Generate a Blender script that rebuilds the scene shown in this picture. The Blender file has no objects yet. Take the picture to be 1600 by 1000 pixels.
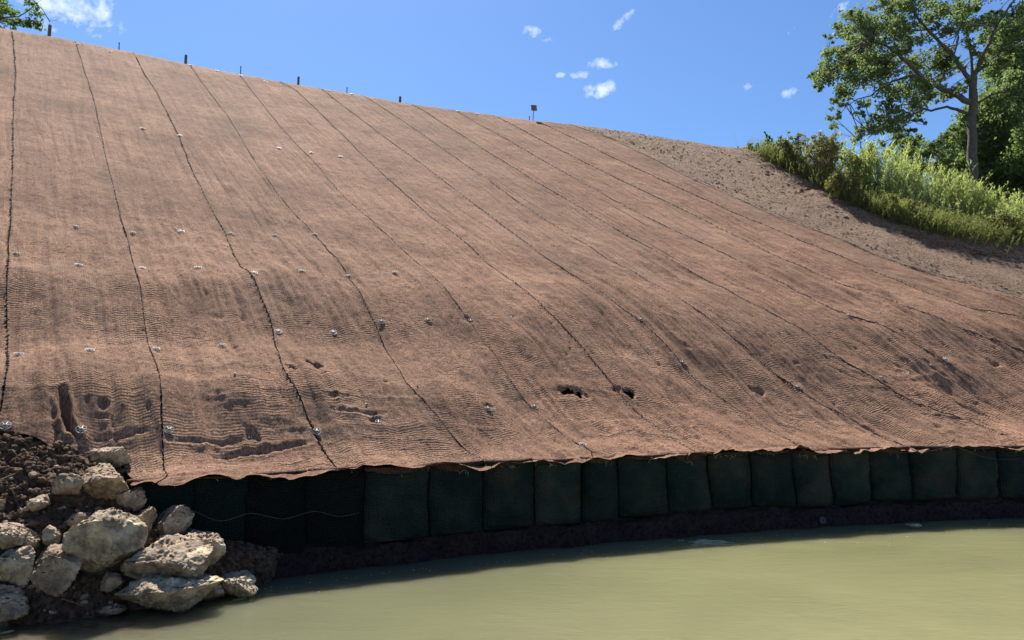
import bpy, bmesh, math, random
import numpy as np
from mathutils import Vector, Matrix
random.seed(7)
scene = bpy.context.scene
COL = scene.collection
R = math.radians

# ------------------------------------------------------------------ camera
F = 1155.0                       # focal length in pixels of the 1600 px wide photograph
HC = 2.83                        # eye height above the water
PITCH = math.atan(102 / F)
cam_d = bpy.data.cameras.new("camera")
cam_d.lens = 36 * F / 1600
cam_d.sensor_width = 36
cam_d.clip_end = 3000
cam = bpy.data.objects.new("camera", cam_d)
COL.objects.link(cam)
cam.location = (0, 0, HC)
cam.rotation_euler = (R(90) + PITCH, 0, 0)
scene.camera = cam


def ray(x, y):
    cx = (x - 800) / F
    cy = (500 - y) / F
    return np.array([cx, math.cos(PITCH) - cy * math.sin(PITCH), math.sin(PITCH) + cy * math.cos(PITCH)])


def at_z(x, y, z=0.0):
    r = ray(x, y)
    return Vector(r * (z - HC) / r[2]) + Vector((0, 0, HC))


def at_d(x, y, d):
    r = ray(x, y)
    return Vector(r * d / r[1]) + Vector((0, 0, HC))


# ------------------------------------------------------------------ sky, sun, exposure
SUN_EL, SUN_AZ = R(55), R(-20)
world = bpy.data.worlds.new("World")
scene.world = world
world.use_nodes = True
wn, wl = world.node_tree.nodes, world.node_tree.links
wn.clear()
w_out = wn.new("ShaderNodeOutputWorld")
w_bg = wn.new("ShaderNodeBackground")
w_bg.inputs[1].default_value = 0.054
sky = wn.new("ShaderNodeTexSky")
sky.sky_type = 'NISHITA'
sky.sun_disc = False
sky.sun_elevation = SUN_EL
sky.sun_rotation = SUN_AZ
sky.altitude = 200
sky.air_density = 1.1
sky.dust_density = 0.6
sky.ozone_density = 3.0
tc = wn.new("ShaderNodeTexCoord")
cn = wn.new("ShaderNodeTexNoise")
cn.inputs["Scale"].default_value = 60
cn.inputs["Detail"].default_value = 7
cn.inputs["Roughness"].default_value = 0.62
wl.new(tc.outputs["Generated"], cn.inputs["Vector"])


def wmath(op, a, b=None):
    n = wn.new("ShaderNodeMath")
    n.operation = op
    for i, v in enumerate((a, b)):
        if v is None:
            continue
        if isinstance(v, (int, float)):
            n.inputs[i].default_value = v
        else:
            wl.new(v, n.inputs[i])
    return n.outputs[0]


def wdot(vec):
    n = wn.new("ShaderNodeVectorMath")
    n.operation = 'DOT_PRODUCT'
    wl.new(tc.outputs["Generated"], n.inputs[0])
    n.inputs[1].default_value = vec
    return n.outputs["Value"]


# small fair-weather clouds: direction, half sizes (in picture pixels at the focal length), tilt, density
CLOUDS = [(112, 12, 62, 34, -8, .95), (70, -8, 40, 30, 0, .9), (165, 38, 22, 8, 20, .55), (831, 50, 17, 9, 0, 1.0), (856, 63, 14, 5, 0, .55),
          (971, 34, 22, 7, 42, .85), (940, 100, 23, 9, 0, 1.1), (908, 116, 18, 7, 5, .8), (877, 117, 8, 6, 0, .95),
          (937, 140, 24, 13, 12, 1.25), (1166, 139, 14, 7, 50, .95), (1232, 146, 14, 9, 40, .85), (1309, 17, 21, 8, 45, .95),
          (1353, 231, 20, 7, 15, .6), (1240, 45, 20, 5, 45, .45)]
mask = None
for (px, py, a, b, rot, dens) in CLOUDS:
    d0 = Vector(ray(px, py)).normalized()
    e1 = Vector((1, 0, 0))
    e1 = (e1 - d0 * e1.dot(d0)).normalized()
    e2 = e1.cross(d0) * -1
    if e2.z < 0:
        e2 = -e2
    cr, sr = math.cos(R(rot)), math.sin(R(rot))
    f1, f2 = e1 * cr + e2 * sr, e2 * cr - e1 * sr
    x = wdot(f1 * (F / a))
    y = wdot(f2 * (F / b))
    q = wmath('ADD', wmath('MULTIPLY', x, x), wmath('MULTIPLY', y, y))
    front = wmath('GREATER_THAN', wdot(d0), 0.5)
    m = wmath('SUBTRACT', dens * 0.75, wmath('MULTIPLY', q, 0.75))
    m = wmath('ADD', m, wmath('MULTIPLY', wmath('SUBTRACT', cn.outputs["Fac"], 0.55), 3.6))
    m = wmath('MINIMUM', m, wmath('MULTIPLY', wmath('MAXIMUM', wmath('SUBTRACT', 1.35, q), 0.0), 1.2))
    m = wmath('MULTIPLY', wmath('MULTIPLY', wmath('MINIMUM', wmath('MAXIMUM', m, 0.0), 1.0), 0.70), front)
    mask = m if mask is None else wmath('MAXIMUM', mask, m)
mixw = wn.new("ShaderNodeMixRGB")
wl.new(mask, mixw.inputs[0])
tint = wn.new("ShaderNodeMixRGB")          # deeper blue of the clear summer sky
tint.blend_type = 'MULTIPLY'
tint.inputs[0].default_value = 1.0
wl.new(sky.outputs[0], tint.inputs[1])
tint.inputs[2].default_value = (0.64, 0.85, 1.12, 1)
wl.new(tint.outputs[0], mixw.inputs[1])
mixw.inputs[2].default_value = (8.2, 9.2, 10.4, 1)
wl.new(mixw.outputs[0], w_bg.inputs[0])
wl.new(w_bg.outputs[0], w_out.inputs[0])

sun_dir = Vector((math.sin(SUN_AZ) * math.cos(SUN_EL), math.cos(SUN_AZ) * math.cos(SUN_EL), math.sin(SUN_EL)))
sun_d = bpy.data.lights.new("sun", 'SUN')
sun_d.energy = 5.0
sun_d.angle = R(0.53)
sun_d.color = (1.0, 0.95, 0.87)
sun = bpy.data.objects.new("sun", sun_d)
COL.objects.link(sun)
sun.rotation_euler = sun_dir.to_track_quat('Z', 'Y').to_euler()

scene.view_settings.view_transform = 'Standard'
scene.view_settings.look = 'None'
scene.view_settings.exposure = 1.28
scene.view_settings.gamma = 1


# ------------------------------------------------------------------ numpy noise
def _hash(ix, iy, iz, seed):
    h = (ix.astype(np.int64) * 374761393 + iy.astype(np.int64) * 668265263 + iz.astype(np.int64) * 2147483647 + seed * 974634777) & 0xffffffff
    h = ((h ^ (h >> 13)) * 1274126177) & 0xffffffff
    h = ((h ^ (h >> 16)) * 2246822519) & 0xffffffff
    return ((h ^ (h >> 15)) & 0xffff) / 32767.5 - 1.0


def noise(x, y, z=0.0, seed=0):
    """smooth value noise in about -1..1"""
    x, y, z = np.broadcast_arrays(np.asarray(x, float), np.asarray(y, float), np.asarray(z, float))
    ix, iy, iz = np.floor(x), np.floor(y), np.floor(z)
    fx, fy, fz = x - ix, y - iy, z - iz
    fx, fy, fz = (t * t * t * (t * (t * 6 - 15) + 10) for t in (fx, fy, fz))
    res = 0
    for dx in (0, 1):
        wx = fx if dx else 1 - fx
        for dy in (0, 1):
            wy = fy if dy else 1 - fy
            for dz in (0, 1):
                wz = fz if dz else 1 - fz
                res = res + wx * wy * wz * _hash(ix + dx, iy + dy, iz + dz, seed)
    return res


def fbm(x, y, z=0.0, seed=0, octv=4, gain=0.5, flat=False):
    r, a, f = 0, 1.0, 1.0
    for o in range(octv):
        r = r + a * noise(x * f, y * f, z if flat else np.asarray(z) * f, seed + o * 17)
        a *= gain
        f *= 2.03
    return r


def smooth(a, b, x):
    t = np.clip((np.asarray(x, float) - a) / (b - a), 0, 1)
    return t * t * (3 - 2 * t)


# ------------------------------------------------------------------ object helpers
def mesh_np(name, verts, faces, mat, parent=None, uv=None, smooth_shade=True, attrs=None):
    """verts (n,3); faces (m,4) or (m,3) int array; uv (n,2) per vertex"""
    me = bpy.data.meshes.new(name)
    verts = np.asarray(verts, np.float32)
    faces = np.asarray(faces, np.int32)
    k = faces.shape[1]
    me.vertices.add(len(verts))
    me.vertices.foreach_set("co", verts.ravel())
    me.loops.add(faces.size)
    me.loops.foreach_set("vertex_index", faces.ravel())
    me.polygons.add(len(faces))
    me.polygons.foreach_set("loop_start", np.arange(0, faces.size, k, dtype=np.int32))
    me.polygons.foreach_set("loop_total", np.full(len(faces), k, np.int32))
    me.polygons.foreach_set("use_smooth", np.full(len(faces), smooth_shade, bool))
    if uv is not None:
        l = me.uv_layers.new(name="UVMap")
        l.data.foreach_set("uv", np.asarray(uv, np.float32)[faces.ravel()].ravel())
    me.update(calc_edges=True)
    if attrs:
        for an, av in attrs.items():
            at = me.attributes.new(an, 'FLOAT', 'POINT')
            at.data.foreach_set("value", np.asarray(av, np.float32).ravel())
    me.validate()
    if mat is not None:
        me.materials.append(mat)
    o = bpy.data.objects.new(name, me)
    COL.objects.link(o)
    if parent is not None:
        o.parent = parent
    return o


def grid_faces(nr, nc):
    i = np.arange(nr - 1)[:, None] * nc + np.arange(nc - 1)[None, :]
    i = i.ravel()
    return np.stack([i, i + 1, i + nc + 1, i + nc], 1)


def tag(o, label=None, cat=None, group=None, kind=None):
    if label:
        o["label"] = label
    if cat:
        o["category"] = cat
    if group:
        o["group"] = group
    if kind:
        o["kind"] = kind
    return o


def empty(name, loc):
    e = bpy.data.objects.new(name, None)
    e.empty_display_size = 0.2
    e.location = loc
    COL.objects.link(e)
    return e


class MB:
    """collects tubes, boxes and leaf quads into one mesh"""
    def __init__(self):
        self.v, self.q, self.n = [], [], 0

    def add(self, verts, quads):
        verts = np.asarray(verts, float)
        self.v.append(verts)
        self.q.append(np.asarray(quads, int) + self.n)
        self.n += len(verts)

    def tube(self, pts, radii, seg=6, cap=True):
        pts = [Vector(p) for p in pts]
        vs = []
        for i, p in enumerate(pts):
            t = (pts[min(i + 1, len(pts) - 1)] - pts[max(i - 1, 0)]).normalized()
            ref = Vector((0, 0, 1)) if abs(t.z) < 0.9 else Vector((1, 0, 0))
            a = t.cross(ref).normalized()
            b = t.cross(a)
            for k in range(seg):
                an = 2 * math.pi * k / seg
                vs.append(p + (a * math.cos(an) + b * math.sin(an)) * radii[i])
        qs = []
        for i in range(len(pts) - 1):
            for k in range(seg):
                k2 = (k + 1) % seg
                qs.append((i * seg + k, i * seg + k2, (i + 1) * seg + k2, (i + 1) * seg + k))
        if cap:
            for i in (0, len(pts) - 1):
                vs.append(pts[i])
                c = len(vs) - 1
                for k in range(0, seg, 2):
                    qs.append((c, i * seg + k, i * seg + (k + 1) % seg, i * seg + (k + 2) % seg))
        self.add([tuple(v) for v in vs], qs)

    def box(self, c, half, rot=None):
        c = Vector(c)
        vs = []
        for sx in (-1, 1):
            for sy in (-1, 1):
                for sz in (-1, 1):
                    v = Vector((sx * half[0], sy * half[1], sz * half[2]))
                    if rot is not None:
                        v = rot @ v
                    vs.append(tuple(c + v))
        self.add(vs, [(0, 1, 3, 2), (4, 6, 7, 5), (0, 4, 5, 1), (2, 3, 7, 6), (0, 2, 6, 4), (1, 5, 7, 3)])

    def build(self, name, mat, parent=None, smooth_shade=False):
        v = np.concatenate(self.v)
        if parent is not None:
            v = v - np.array(parent.location)
        return mesh_np(name, v, np.concatenate(self.q), mat, parent, smooth_shade=smooth_shade)


# ------------------------------------------------------------------ materials
def new_mat(name):
    m = bpy.data.materials.new(name)
    m.use_nodes = True
    nt = m.node_tree
    b = nt.nodes["Principled BSDF"]
    return m, nt.nodes, nt.links, b


def n_noise(n, l, vec, scale, detail=6, rough=0.6, dist=0.0):
    t = n.new("ShaderNodeTexNoise")
    t.inputs["Scale"].default_value = scale
    t.inputs["Detail"].default_value = detail
    t.inputs["Roughness"].default_value = rough
    t.inputs["Distortion"].default_value = dist
    if vec is not None:
        l.new(vec, t.inputs["Vector"])
    return t.outputs["Fac"]


def n_ramp(n, l, fac, stops):
    r = n.new("ShaderNodeValToRGB")
    while len(r.color_ramp.elements) < len(stops):
        r.color_ramp.elements.new(0.5)
    for e, (p, c) in zip(r.color_ramp.elements, stops):
        e.position = p
        e.color = (*c, 1) if len(c) == 3 else c
    l.new(fac, r.inputs[0])
    return r.outputs["Color"]


def n_mix(n, l, fac, a, b, mode='MIX'):
    m = n.new("ShaderNodeMixRGB")
    m.blend_type = mode
    for i, v in enumerate((fac, a, b)):
        if isinstance(v, (int, float)):
            m.inputs[i].default_value = v
        elif isinstance(v, tuple):
            m.inputs[i].default_value = (*v, 1)
        else:
            l.new(v, m.inputs[i])
    return m.outputs[0]


def n_math(n, l, op, a, b=None, c=None):
    m = n.new("ShaderNodeMath")
    m.operation = op
    for i, v in enumerate((a, b, c)):
        if v is None:
            continue
        if isinstance(v, (int, float)):
            m.inputs[i].default_value = v
        else:
            l.new(v, m.inputs[i])
    return m.outputs[0]


def n_bump(n, l, height, strength, dist, prev=None):
    b = n.new("ShaderNodeBump")
    b.inputs["Strength"].default_value = strength
    b.inputs["Distance"].default_value = dist
    l.new(height, b.inputs["Height"])
    if prev is not None:
        l.new(prev, b.inputs["Normal"])
    return b.outputs[0]


def n_coord(n, kind="Object"):
    return n.new("ShaderNodeTexCoord").outputs[kind]


def n_map(n, l, vec, scale):
    m = n.new("ShaderNodeMapping")
    m.inputs["Scale"].default_value = scale
    l.new(vec, m.inputs["Vector"])
    return m.outputs[0]


def coir_material(name="coir_blanket", tone=1.0):
    m, n, l, b = new_mat(name)
    uv = n_coord(n, "UV")
    big = n_noise(n, l, uv, 0.45, 5, 0.6)
    mid = n_noise(n, l, uv, 3.0, 8, 0.72)
    fine = n_noise(n, l, uv, 30.0, 7, 0.8)
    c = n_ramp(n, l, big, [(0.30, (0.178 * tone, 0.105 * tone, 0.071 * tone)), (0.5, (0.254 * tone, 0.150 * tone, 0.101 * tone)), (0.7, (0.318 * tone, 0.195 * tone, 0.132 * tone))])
    c2 = n_ramp(n, l, mid, [(0.36, (0.78, 0.76, 0.75)), (0.5, (1, 1, 1)), (0.64, (1.13, 1.12, 1.10))])
    c = n_mix(n, l, 1.0, c, c2, 'MULTIPLY')
    c3 = n_ramp(n, l, fine, [(0.40, (0.40, 0.37, 0.35)), (0.49, (0.95, 0.94, 0.93)), (0.60, (1.55, 1.52, 1.48))])
    c = n_mix(n, l, 0.95, c, c3, 'MULTIPLY')
    # greenish grey netting showing in places
    patch = n_noise(n, l, n_map(n, l, uv, (1.0, 0.35, 1)), 0.9, 6, 0.65)
    spk = n_ramp(n, l, n_noise(n, l, uv, 11.0, 5, 0.8), [(0.37, (0.22, 0.18, 0.16)), (0.45, (1, 1, 1))])
    c = n_mix(n, l, 0.8, c, spk, 'MULTIPLY')
    pf = n_ramp(n, l, patch, [(0.52, (0, 0, 0)), (0.66, (1, 1, 1))])
    c = n_mix(n, l, n_math(n, l, 'MULTIPLY', pf, 0.26), c, (0.22 * tone, 0.150 * tone, 0.098 * tone))
    stk = n_noise(n, l, n_map(n, l, uv, (7.0, 0.22, 1)), 1.0, 6, 0.65)
    c = n_mix(n, l, 1.0, c, n_ramp(n, l, stk, [(0.36, (0.80, 0.78, 0.78)), (0.5, (1, 1, 1)), (0.66, (1.14, 1.13, 1.12))]), 'MULTIPLY')
    oi = n.new("ShaderNodeObjectInfo")
    c = n_mix(n, l, 1.0, c, n_ramp(n, l, oi.outputs["Random"], [(0.0, (0.90, 0.92, 0.92)), (1.0, (1.08, 1.05, 1.03))]), 'MULTIPLY')
    # the woven grid: warp lines up the slope, weft ribs across it
    sep = n.new("ShaderNodeSeparateXYZ")
    l.new(uv, sep.inputs[0])
    wob = n_noise(n, l, uv, 1.6, 3, 0.5)
    wu = n_math(n, l, 'SINE', n_math(n, l, 'MULTIPLY', n_math(n, l, 'ADD', sep.outputs[0], n_math(n, l, 'MULTIPLY', wob, 0.10)), 2 * math.pi / 0.034))
    wv = n_math(n, l, 'SINE', n_math(n, l, 'MULTIPLY', n_math(n, l, 'ADD', sep.outputs[1], n_math(n, l, 'MULTIPLY', wob, 0.22)), 2 * math.pi / 0.047))
    lines = n_math(n, l, 'MAXIMUM', wu, wv)
    near = n_ramp(n, l, sep.outputs[1], [(0.0, (1, 1, 1)), (1.0, (0, 0, 0))])
    gl = n_math(n, l, 'MULTIPLY', n_math(n, l, 'MAXIMUM', n_math(n, l, 'SUBTRACT', wu, 0.25), 0.0), n_math(n, l, 'MULTIPLY_ADD', n_ramp(n, l, patch, [(.4, (0, 0, 0)), (.6, (1, 1, 1))]), 0.35, 0.08))
    c = n_mix(n, l, gl, c, (0.055, 0.038, 0.030))
    l.new(c, b.inputs["Base Color"])
    b.inputs["Roughness"].default_value = 0.95
    b.inputs["Specular IOR Level"].default_value = 0.1
    rm = n_ramp(n, l, n_noise(n, l, uv, 0.9, 4, 0.6), [(0.46, (.04, .04, .04)), (0.66, (1, 1, 1))])
    fd = n.new("ShaderNodeMapRange")
    l.new(sep.outputs[1], fd.inputs[0])
    for k_, v_ in ((1, 5.5), (2, 10.0), (3, 1.0), (4, 0.1)):
        fd.inputs[k_].default_value = v_
    rm = n_math(n, l, 'MULTIPLY', rm, fd.outputs[0])
    h = n_bump(n, l, n_math(n, l, 'MULTIPLY', wv, rm), 1.0, 0.014)
    h = n_bump(n, l, n_math(n, l, 'MULTIPLY', wu, rm), 0.5, 0.007, h)
    h = n_bump(n, l, n_noise(n, l, uv, 7.0, 8, 0.7), 0.7, 0.045, h)
    h = n_bump(n, l, fine, 0.9, 0.03, h)
    l.new(h, b.inputs["Normal"])
    return m


def soil_material(name, dark, light, scale=6.0, veg=False, bump=0.06):
    m, n, l, b = new_mat(name)
    co = n_coord(n, "Object")
    a = n_noise(n, l, co, scale * 0.15, 5, 0.6)
    f = n_noise(n, l, co, scale, 9, 0.75)
    c = n_ramp(n, l, f, [(0.37, dark), (0.56, light)])
    c = n_mix(n, l, 0.8, c, n_ramp(n, l, a, [(0.35, (0.72, 0.7, 0.7)), (0.65, (1.2, 1.18, 1.15))]), 'MULTIPLY')
    if veg:
        at = n.new("ShaderNodeAttribute")
        at.attribute_name = "veg"
        g = n_ramp(n, l, f, [(0.3, (0.03, 0.035, 0.012)), (0.7, (0.10, 0.12, 0.035))])
        c = n_mix(n, l, at.outputs["Fac"], c, g)
    l.new(c, b.inputs["Base Color"])
    b.inputs["Roughness"].default_value = 0.95
    b.inputs["Specular IOR Level"].default_value = 0.15
    h = n_bump(n, l, f, 1.0, bump)
    h = n_bump(n, l, n_noise(n, l, co, scale * 8, 4, 0.7), 0.8, bump * 0.3, h)
    l.new(h, b.inputs["Normal"])
    return m


def plain(name, col, rough=0.7, metal=0.0, scale=20, var=0.25, bump=0.0):
    m, n, l, b = new_mat(name)
    co = n_coord(n, "Object")
    f = n_noise(n, l, co, scale, 5, 0.65)
    c = n_ramp(n, l, f, [(0.3, tuple(x * (1 - var) for x in col)), (0.7, tuple(x * (1 + var) for x in col))])
    l.new(c, b.inputs["Base Color"])
    b.inputs["Roughness"].default_value = rough
    b.inputs["Metallic"].default_value = metal
    if bump:
        l.new(n_bump(n, l, f, 0.8, bump), b.inputs["Normal"])
    return m


def leaf_material(name, dark, light, trans=0.45, scale=0.5):
    m, n, l, b = new_mat(name)
    co = n_coord(n, "Object")
    f = n_noise(n, l, co, scale, 4, 0.6)
    g = n_noise(n, l, co, scale * 14, 2, 0.5)
    c = n_ramp(n, l, n_math(n, l, 'MULTIPLY_ADD', g, 0.6, n_math(n, l, 'MULTIPLY', f, 0.4)), [(0.35, dark), (0.65, light)])
    l.new(c, b.inputs["Base Color"])
    b.inputs["Roughness"].default_value = 0.6
    b.inputs["Specular IOR Level"].default_value = 0.25
    t = n.new("ShaderNodeBsdfTranslucent")
    hs = n_mix(n, l, 1.0, c, (1.5, 1.6, 0.75), 'MULTIPLY')
    l.new(hs, t.inputs["Color"])
    ms = n.new("ShaderNodeMixShader")
    ms.inputs[0].default_value = trans
    l.new(b.outputs[0], ms.inputs[1])
    l.new(t.outputs[0], ms.inputs[2])
    l.new(ms.outputs[0], n["Material Output"].inputs[0])
    return m


def stone_material(name, tint=(1, 1, 1), dirt=0.5):
    m, n, l, b = new_mat(name)
    co = n_coord(n, "Object")
    f = n_noise(n, l, co, 5.0, 8, 0.7)
    g = n_noise(n, l, co, 1.6, 5, 0.6, 0.6)
    c = n_ramp(n, l, f, [(0.36, (0.11 * tint[0], 0.080 * tint[1], 0.050 * tint[2])), (0.5, (0.33 * tint[0], 0.265 * tint[1], 0.18 * tint[2])), (0.62, (0.54 * tint[0], 0.46 * tint[1], 0.34 * tint[2]))])
    df = n_ramp(n, l, g, [(0.50 - dirt * 0.14, (0, 0, 0)), (0.66 - dirt * 0.10, (1, 1, 1))])
    gm = n.new("ShaderNodeNewGeometry")
    sp = n.new("ShaderNodeSeparateXYZ")
    l.new(gm.outputs["True Normal"], sp.inputs[0])
    up = n_ramp(n, l, sp.outputs[2], [(0.35, (0, 0, 0)), (0.85, (1, 1, 1))])       # soil lies where the stone is level
    fac = n_math(n, l, 'MULTIPLY', n_math(n, l, 'MULTIPLY', df, n_math(n, l, 'MULTIPLY_ADD', up, 0.75, 0.25)), dirt)
    c = n_mix(n, l, fac, c, (0.17, 0.108, 0.076))
    sw = n.new("ShaderNodeSeparateXYZ")
    l.new(gm.outputs["Position"], sw.inputs[0])
    wet = n_math(n, l, 'ADD', sw.outputs[2], n_math(n, l, 'MULTIPLY', g, 0.10))           # wet band just above the water
    wetf = n_ramp(n, l, wet, [(0.095, (1, 1, 1)), (0.125, (0, 0, 0))])
    c = n_mix(n, l, n_math(n, l, 'MULTIPLY', wetf, .8), c, (0.045, 0.036, 0.022))
    l.new(n_math(n, l, 'MULTIPLY_ADD', wetf, -0.5, 0.85), b.inputs["Roughness"])
    l.new(c, b.inputs["Base Color"])
    h = n_bump(n, l, f, 1.0, 0.05)
    v = n.new("ShaderNodeTexVoronoi")
    v.inputs["Scale"].default_value = 26
    l.new(co, v.inputs["Vector"])
    h = n_bump(n, l, v.outputs["Distance"], 0.5, 0.012, h)
    l.new(h, b.inputs["Normal"])
    return m


M_COIR = coir_material()
M_COIR_SHADED = coir_material("coir_fold_shaded", 0.26)  # same coir darkened, paints in the shade under the blanket lip
M_THREAD = plain("black_thread", (0.012, 0.010, 0.009), 0.9)
M_SOIL = soil_material("graded_soil", (0.085, 0.058, 0.040), (0.38, 0.265, 0.185), 14.0, veg=True, bump=0.07)
M_DAMP = soil_material("damp_soil", (0.055, 0.034, 0.022), (0.27, 0.172, 0.112), 11.0, bump=0.05)
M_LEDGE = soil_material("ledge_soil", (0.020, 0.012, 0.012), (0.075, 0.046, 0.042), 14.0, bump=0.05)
M_WHITE = plain("white_plastic", (0.42, 0.41, 0.38), 0.5, var=0.12)
M_DARKPL = plain("dark_plastic", (0.05, 0.045, 0.04), 0.6)
M_BARK = plain("oak_bark", (0.080, 0.074, 0.068), 0.95, scale=7, var=0.5, bump=0.04)
M_POST = plain("weathered_wood", (0.10, 0.085, 0.07), 0.9, scale=30, var=0.4)
M_STRAW = plain("straw", (0.42, 0.36, 0.20), 0.8, scale=8)
M_TWINE = plain("twine_dull", (0.11, 0.10, 0.065), 0.8)
M_TWIG = plain("dry_twig", (0.24, 0.17, 0.11), 0.9, scale=12)

# ------------------------------------------------------------------ the slope as a surface of (u, s)
# u runs along the top of the wall, s up the slope from the wall to the crest
PC = (-0.01420377, 0.45261342, 12.81035333)
DX, SL = -0.68, 0.78


def Yw(u):
    u = np.asarray(u, float)
    a = np.clip(u, -7, 11)
    return PC[0] * a * a + PC[1] * a + PC[2] + 0.45 + (2 * PC[0] * a + PC[1]) * (u - a)


S_K = np.array([-1, 0, .4, .7, 1.0, 1.4, 2.1, 2.8, 3.5, 4.2, 5.0, 6.0, 9, 13, 60])
D_L = np.array([0, 0, -.14, -.03, .09, .22, .09, -.06, .07, .21, .08, -.01, 0, 0, 0])
D_R = np.array([0, 0, -.16, -.25, -.28, -.27, -.08, .12, .34, .34, .26, .18, .05, 0, 0])
D_L = D_L * 1.7


def _interp_smooth(s, K, V):
    # average of shifted linear interpolations, keeps the knots soft
    return sum(np.interp(s + o, K, V) for o in (-.2, -.1, 0, .1, .2)) / 5


def D(u, s):
    wob = 0.35 * noise(u * 0.45, s * 0.2, 3.3, 5)
    t = smooth(-3.0, 2.5, u)
    return (1 - t) * _interp_smooth(s + wob * smooth(.3, 1.2, s), S_K, D_L) + t * _interp_smooth(s + wob * smooth(.3, 1.2, s), S_K, D_R)


def solve(x, y, zfun):
    r = ray(x, y)
    r = r / r[1]
    u, s = r[0] * 14, 3.0

    def f(u, s):
        d = float(Yw(u)) + s
        return np.array([u + DX * s - r[0] * d, float(zfun(u, s)) - HC - r[2] * d])
    for i in range(40):
        f0 = f(u, s)
        J = np.column_stack([(f(u + 1e-3, s) - f0) / 1e-3, (f(u, s + 1e-3) - f0) / 1e-3])
        st = np.clip(np.linalg.solve(J, f0), -2, 2)
        u -= st[0]
        s -= st[1]
        if abs(st).max() < 1e-4:
            break
    return float(u), float(s)


def z_plain(u, s):
    return 1.55 + SL * s


def z_prof(u, s):
    return 1.55 + SL * s + D(u, s)


CREST_PX = [(0, 40), (77, 53), (200, 77), (400, 118), (560, 145), (700, 168), (830, 185), (920, 195), (1000, 207), (1080, 220), (1180, 237),
            (1250, 256), (1340, 282), (1400, 302), (1450, 315), (1520, 338), (1600, 360), (1680, 380)]
_c = [solve(x, y, z_plain) for x, y in CREST_PX]
CU = np.array([-60, -14] + [c[0] for c in _c] + [80.])
CS = np.array([20.5, 21.0] + [c[1] for c in _c] + [_c[-1][1] - 2])
_o = np.argsort(CU)
CU, CS = CU[_o], CS[_o]


def crest(u):
    return sum(np.interp(u + o, CU, CS) for o in (-.5, -.25, 0, .25, .5)) / 5


def Zs(u, s):
    """height of the graded slope, rounded over at the crest"""
    sm = crest(u) + 0.14
    a = SL * s + D(u, s)
    b = SL * sm + (0.03 + 0.12 * smooth(20, 26, u)) * (s - sm)
    k = 5.0
    mn = np.minimum(a, b)
    return 1.55 + mn - np.log(np.exp(-k * (a - mn)) + np.exp(-k * (b - mn))) / k


def surf(u, s, dz=0.0):
    u, s = np.broadcast_arrays(np.asarray(u, float), np.asarray(s, float))
    return np.stack([u + DX * s, Yw(u) + s, Zs(u, s) + dz], -1)


def surf_n(u, s):
    e = 0.05
    a = surf(u + e, s) - surf(u - e, s)
    b = surf(u, s + e) - surf(u, s - e)
    n = np.cross(a, b)
    n = n / np.linalg.norm(n)
    return n if n[2] > 0 else -n


# ------------------------------------------------------------------ seams between the blanket strips (traced, laid on the surface)
SEAM_PX = [
    [(18, 42), (22, 80), (25, 120), (20, 170), (20, 230), (20, 270), (17, 330), (13, 400), (10, 440), (12, 480), (14, 520), (12, 570), (5, 620), (0, 640)],
    [(118, 65), (130, 105), (145, 150), (155, 195), (165, 245), (180, 300), (190, 345), (200, 370), (210, 420), (222, 470), (228, 520), (232, 550), (245, 570), (250, 600), (253, 660), (255, 735)],
    [(208, 80), (225, 115), (245, 145), (265, 185), (280, 215), (300, 265), (320, 310), (350, 360), (380, 420), (400, 450), (425, 510), (445, 580), (470, 620), (490, 670), (500, 690), (525, 727)],
    [(298, 103), (320, 135), (355, 180), (385, 230), (410, 270), (440, 310), (490, 365), (520, 400), (545, 430), (575, 480), (590, 510), (610, 550), (640, 600), (690, 655), (730, 700), (765, 716)],
    [(374, 117), (400, 150), (440, 200), (490, 253), (540, 310), (600, 365), (640, 400), (680, 440), (715, 480), (740, 510), (775, 560), (805, 605), (850, 650), (880, 680), (910, 702)],
    [(430, 124), (460, 140), (500, 176), (575, 250), (680, 345), (740, 390), (800, 437), (845, 480), (882, 516), (945, 585), (980, 630), (1050, 682)],
    [(497, 135), (580, 199), (650, 250), (730, 310), (850, 400), (965, 480), (1002, 504), (1067, 570), (1097, 606), (1142, 631), (1200, 672), (1245, 697)],
    [(570, 150), (645, 200), (717, 250), (850, 343), (1080, 480), (1112, 499), (1175, 547), (1200, 572), (1250, 610), (1317, 645), (1360, 665), (1400, 688)],
    [(645, 165), (660, 172), (782, 250), (950, 350), (1100, 433), (1187, 480), (1265, 526), (1350, 585), (1400, 617), (1440, 637), (1512, 659)],
    [(710, 172), (780, 212), (950, 308), (1100, 383), (1209, 436), (1297, 480), (1440, 547), (1537, 602), (1600, 639)],
    [(767, 178), (905, 250), (1000, 296), (1100, 344), (1256, 420), (1412, 480), (1525, 522), (1600, 552)],
    [(842, 190), (955, 245), (1100, 311), (1319, 405), (1515, 480), (1600, 504)],
    [(905, 197), (970, 220), (1100, 285), (1225, 341), (1300, 367), (1381, 399), (1490, 435), (1600, 470)]]
SEAMS = []
for l_ in SEAM_PX:
    a = np.array([solve(x, y, z_prof) for x, y in l_])[::-1]      # rows u, s with s rising
    a = a[np.argsort(a[:, 1])]
    SEAMS.append(a)


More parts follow.
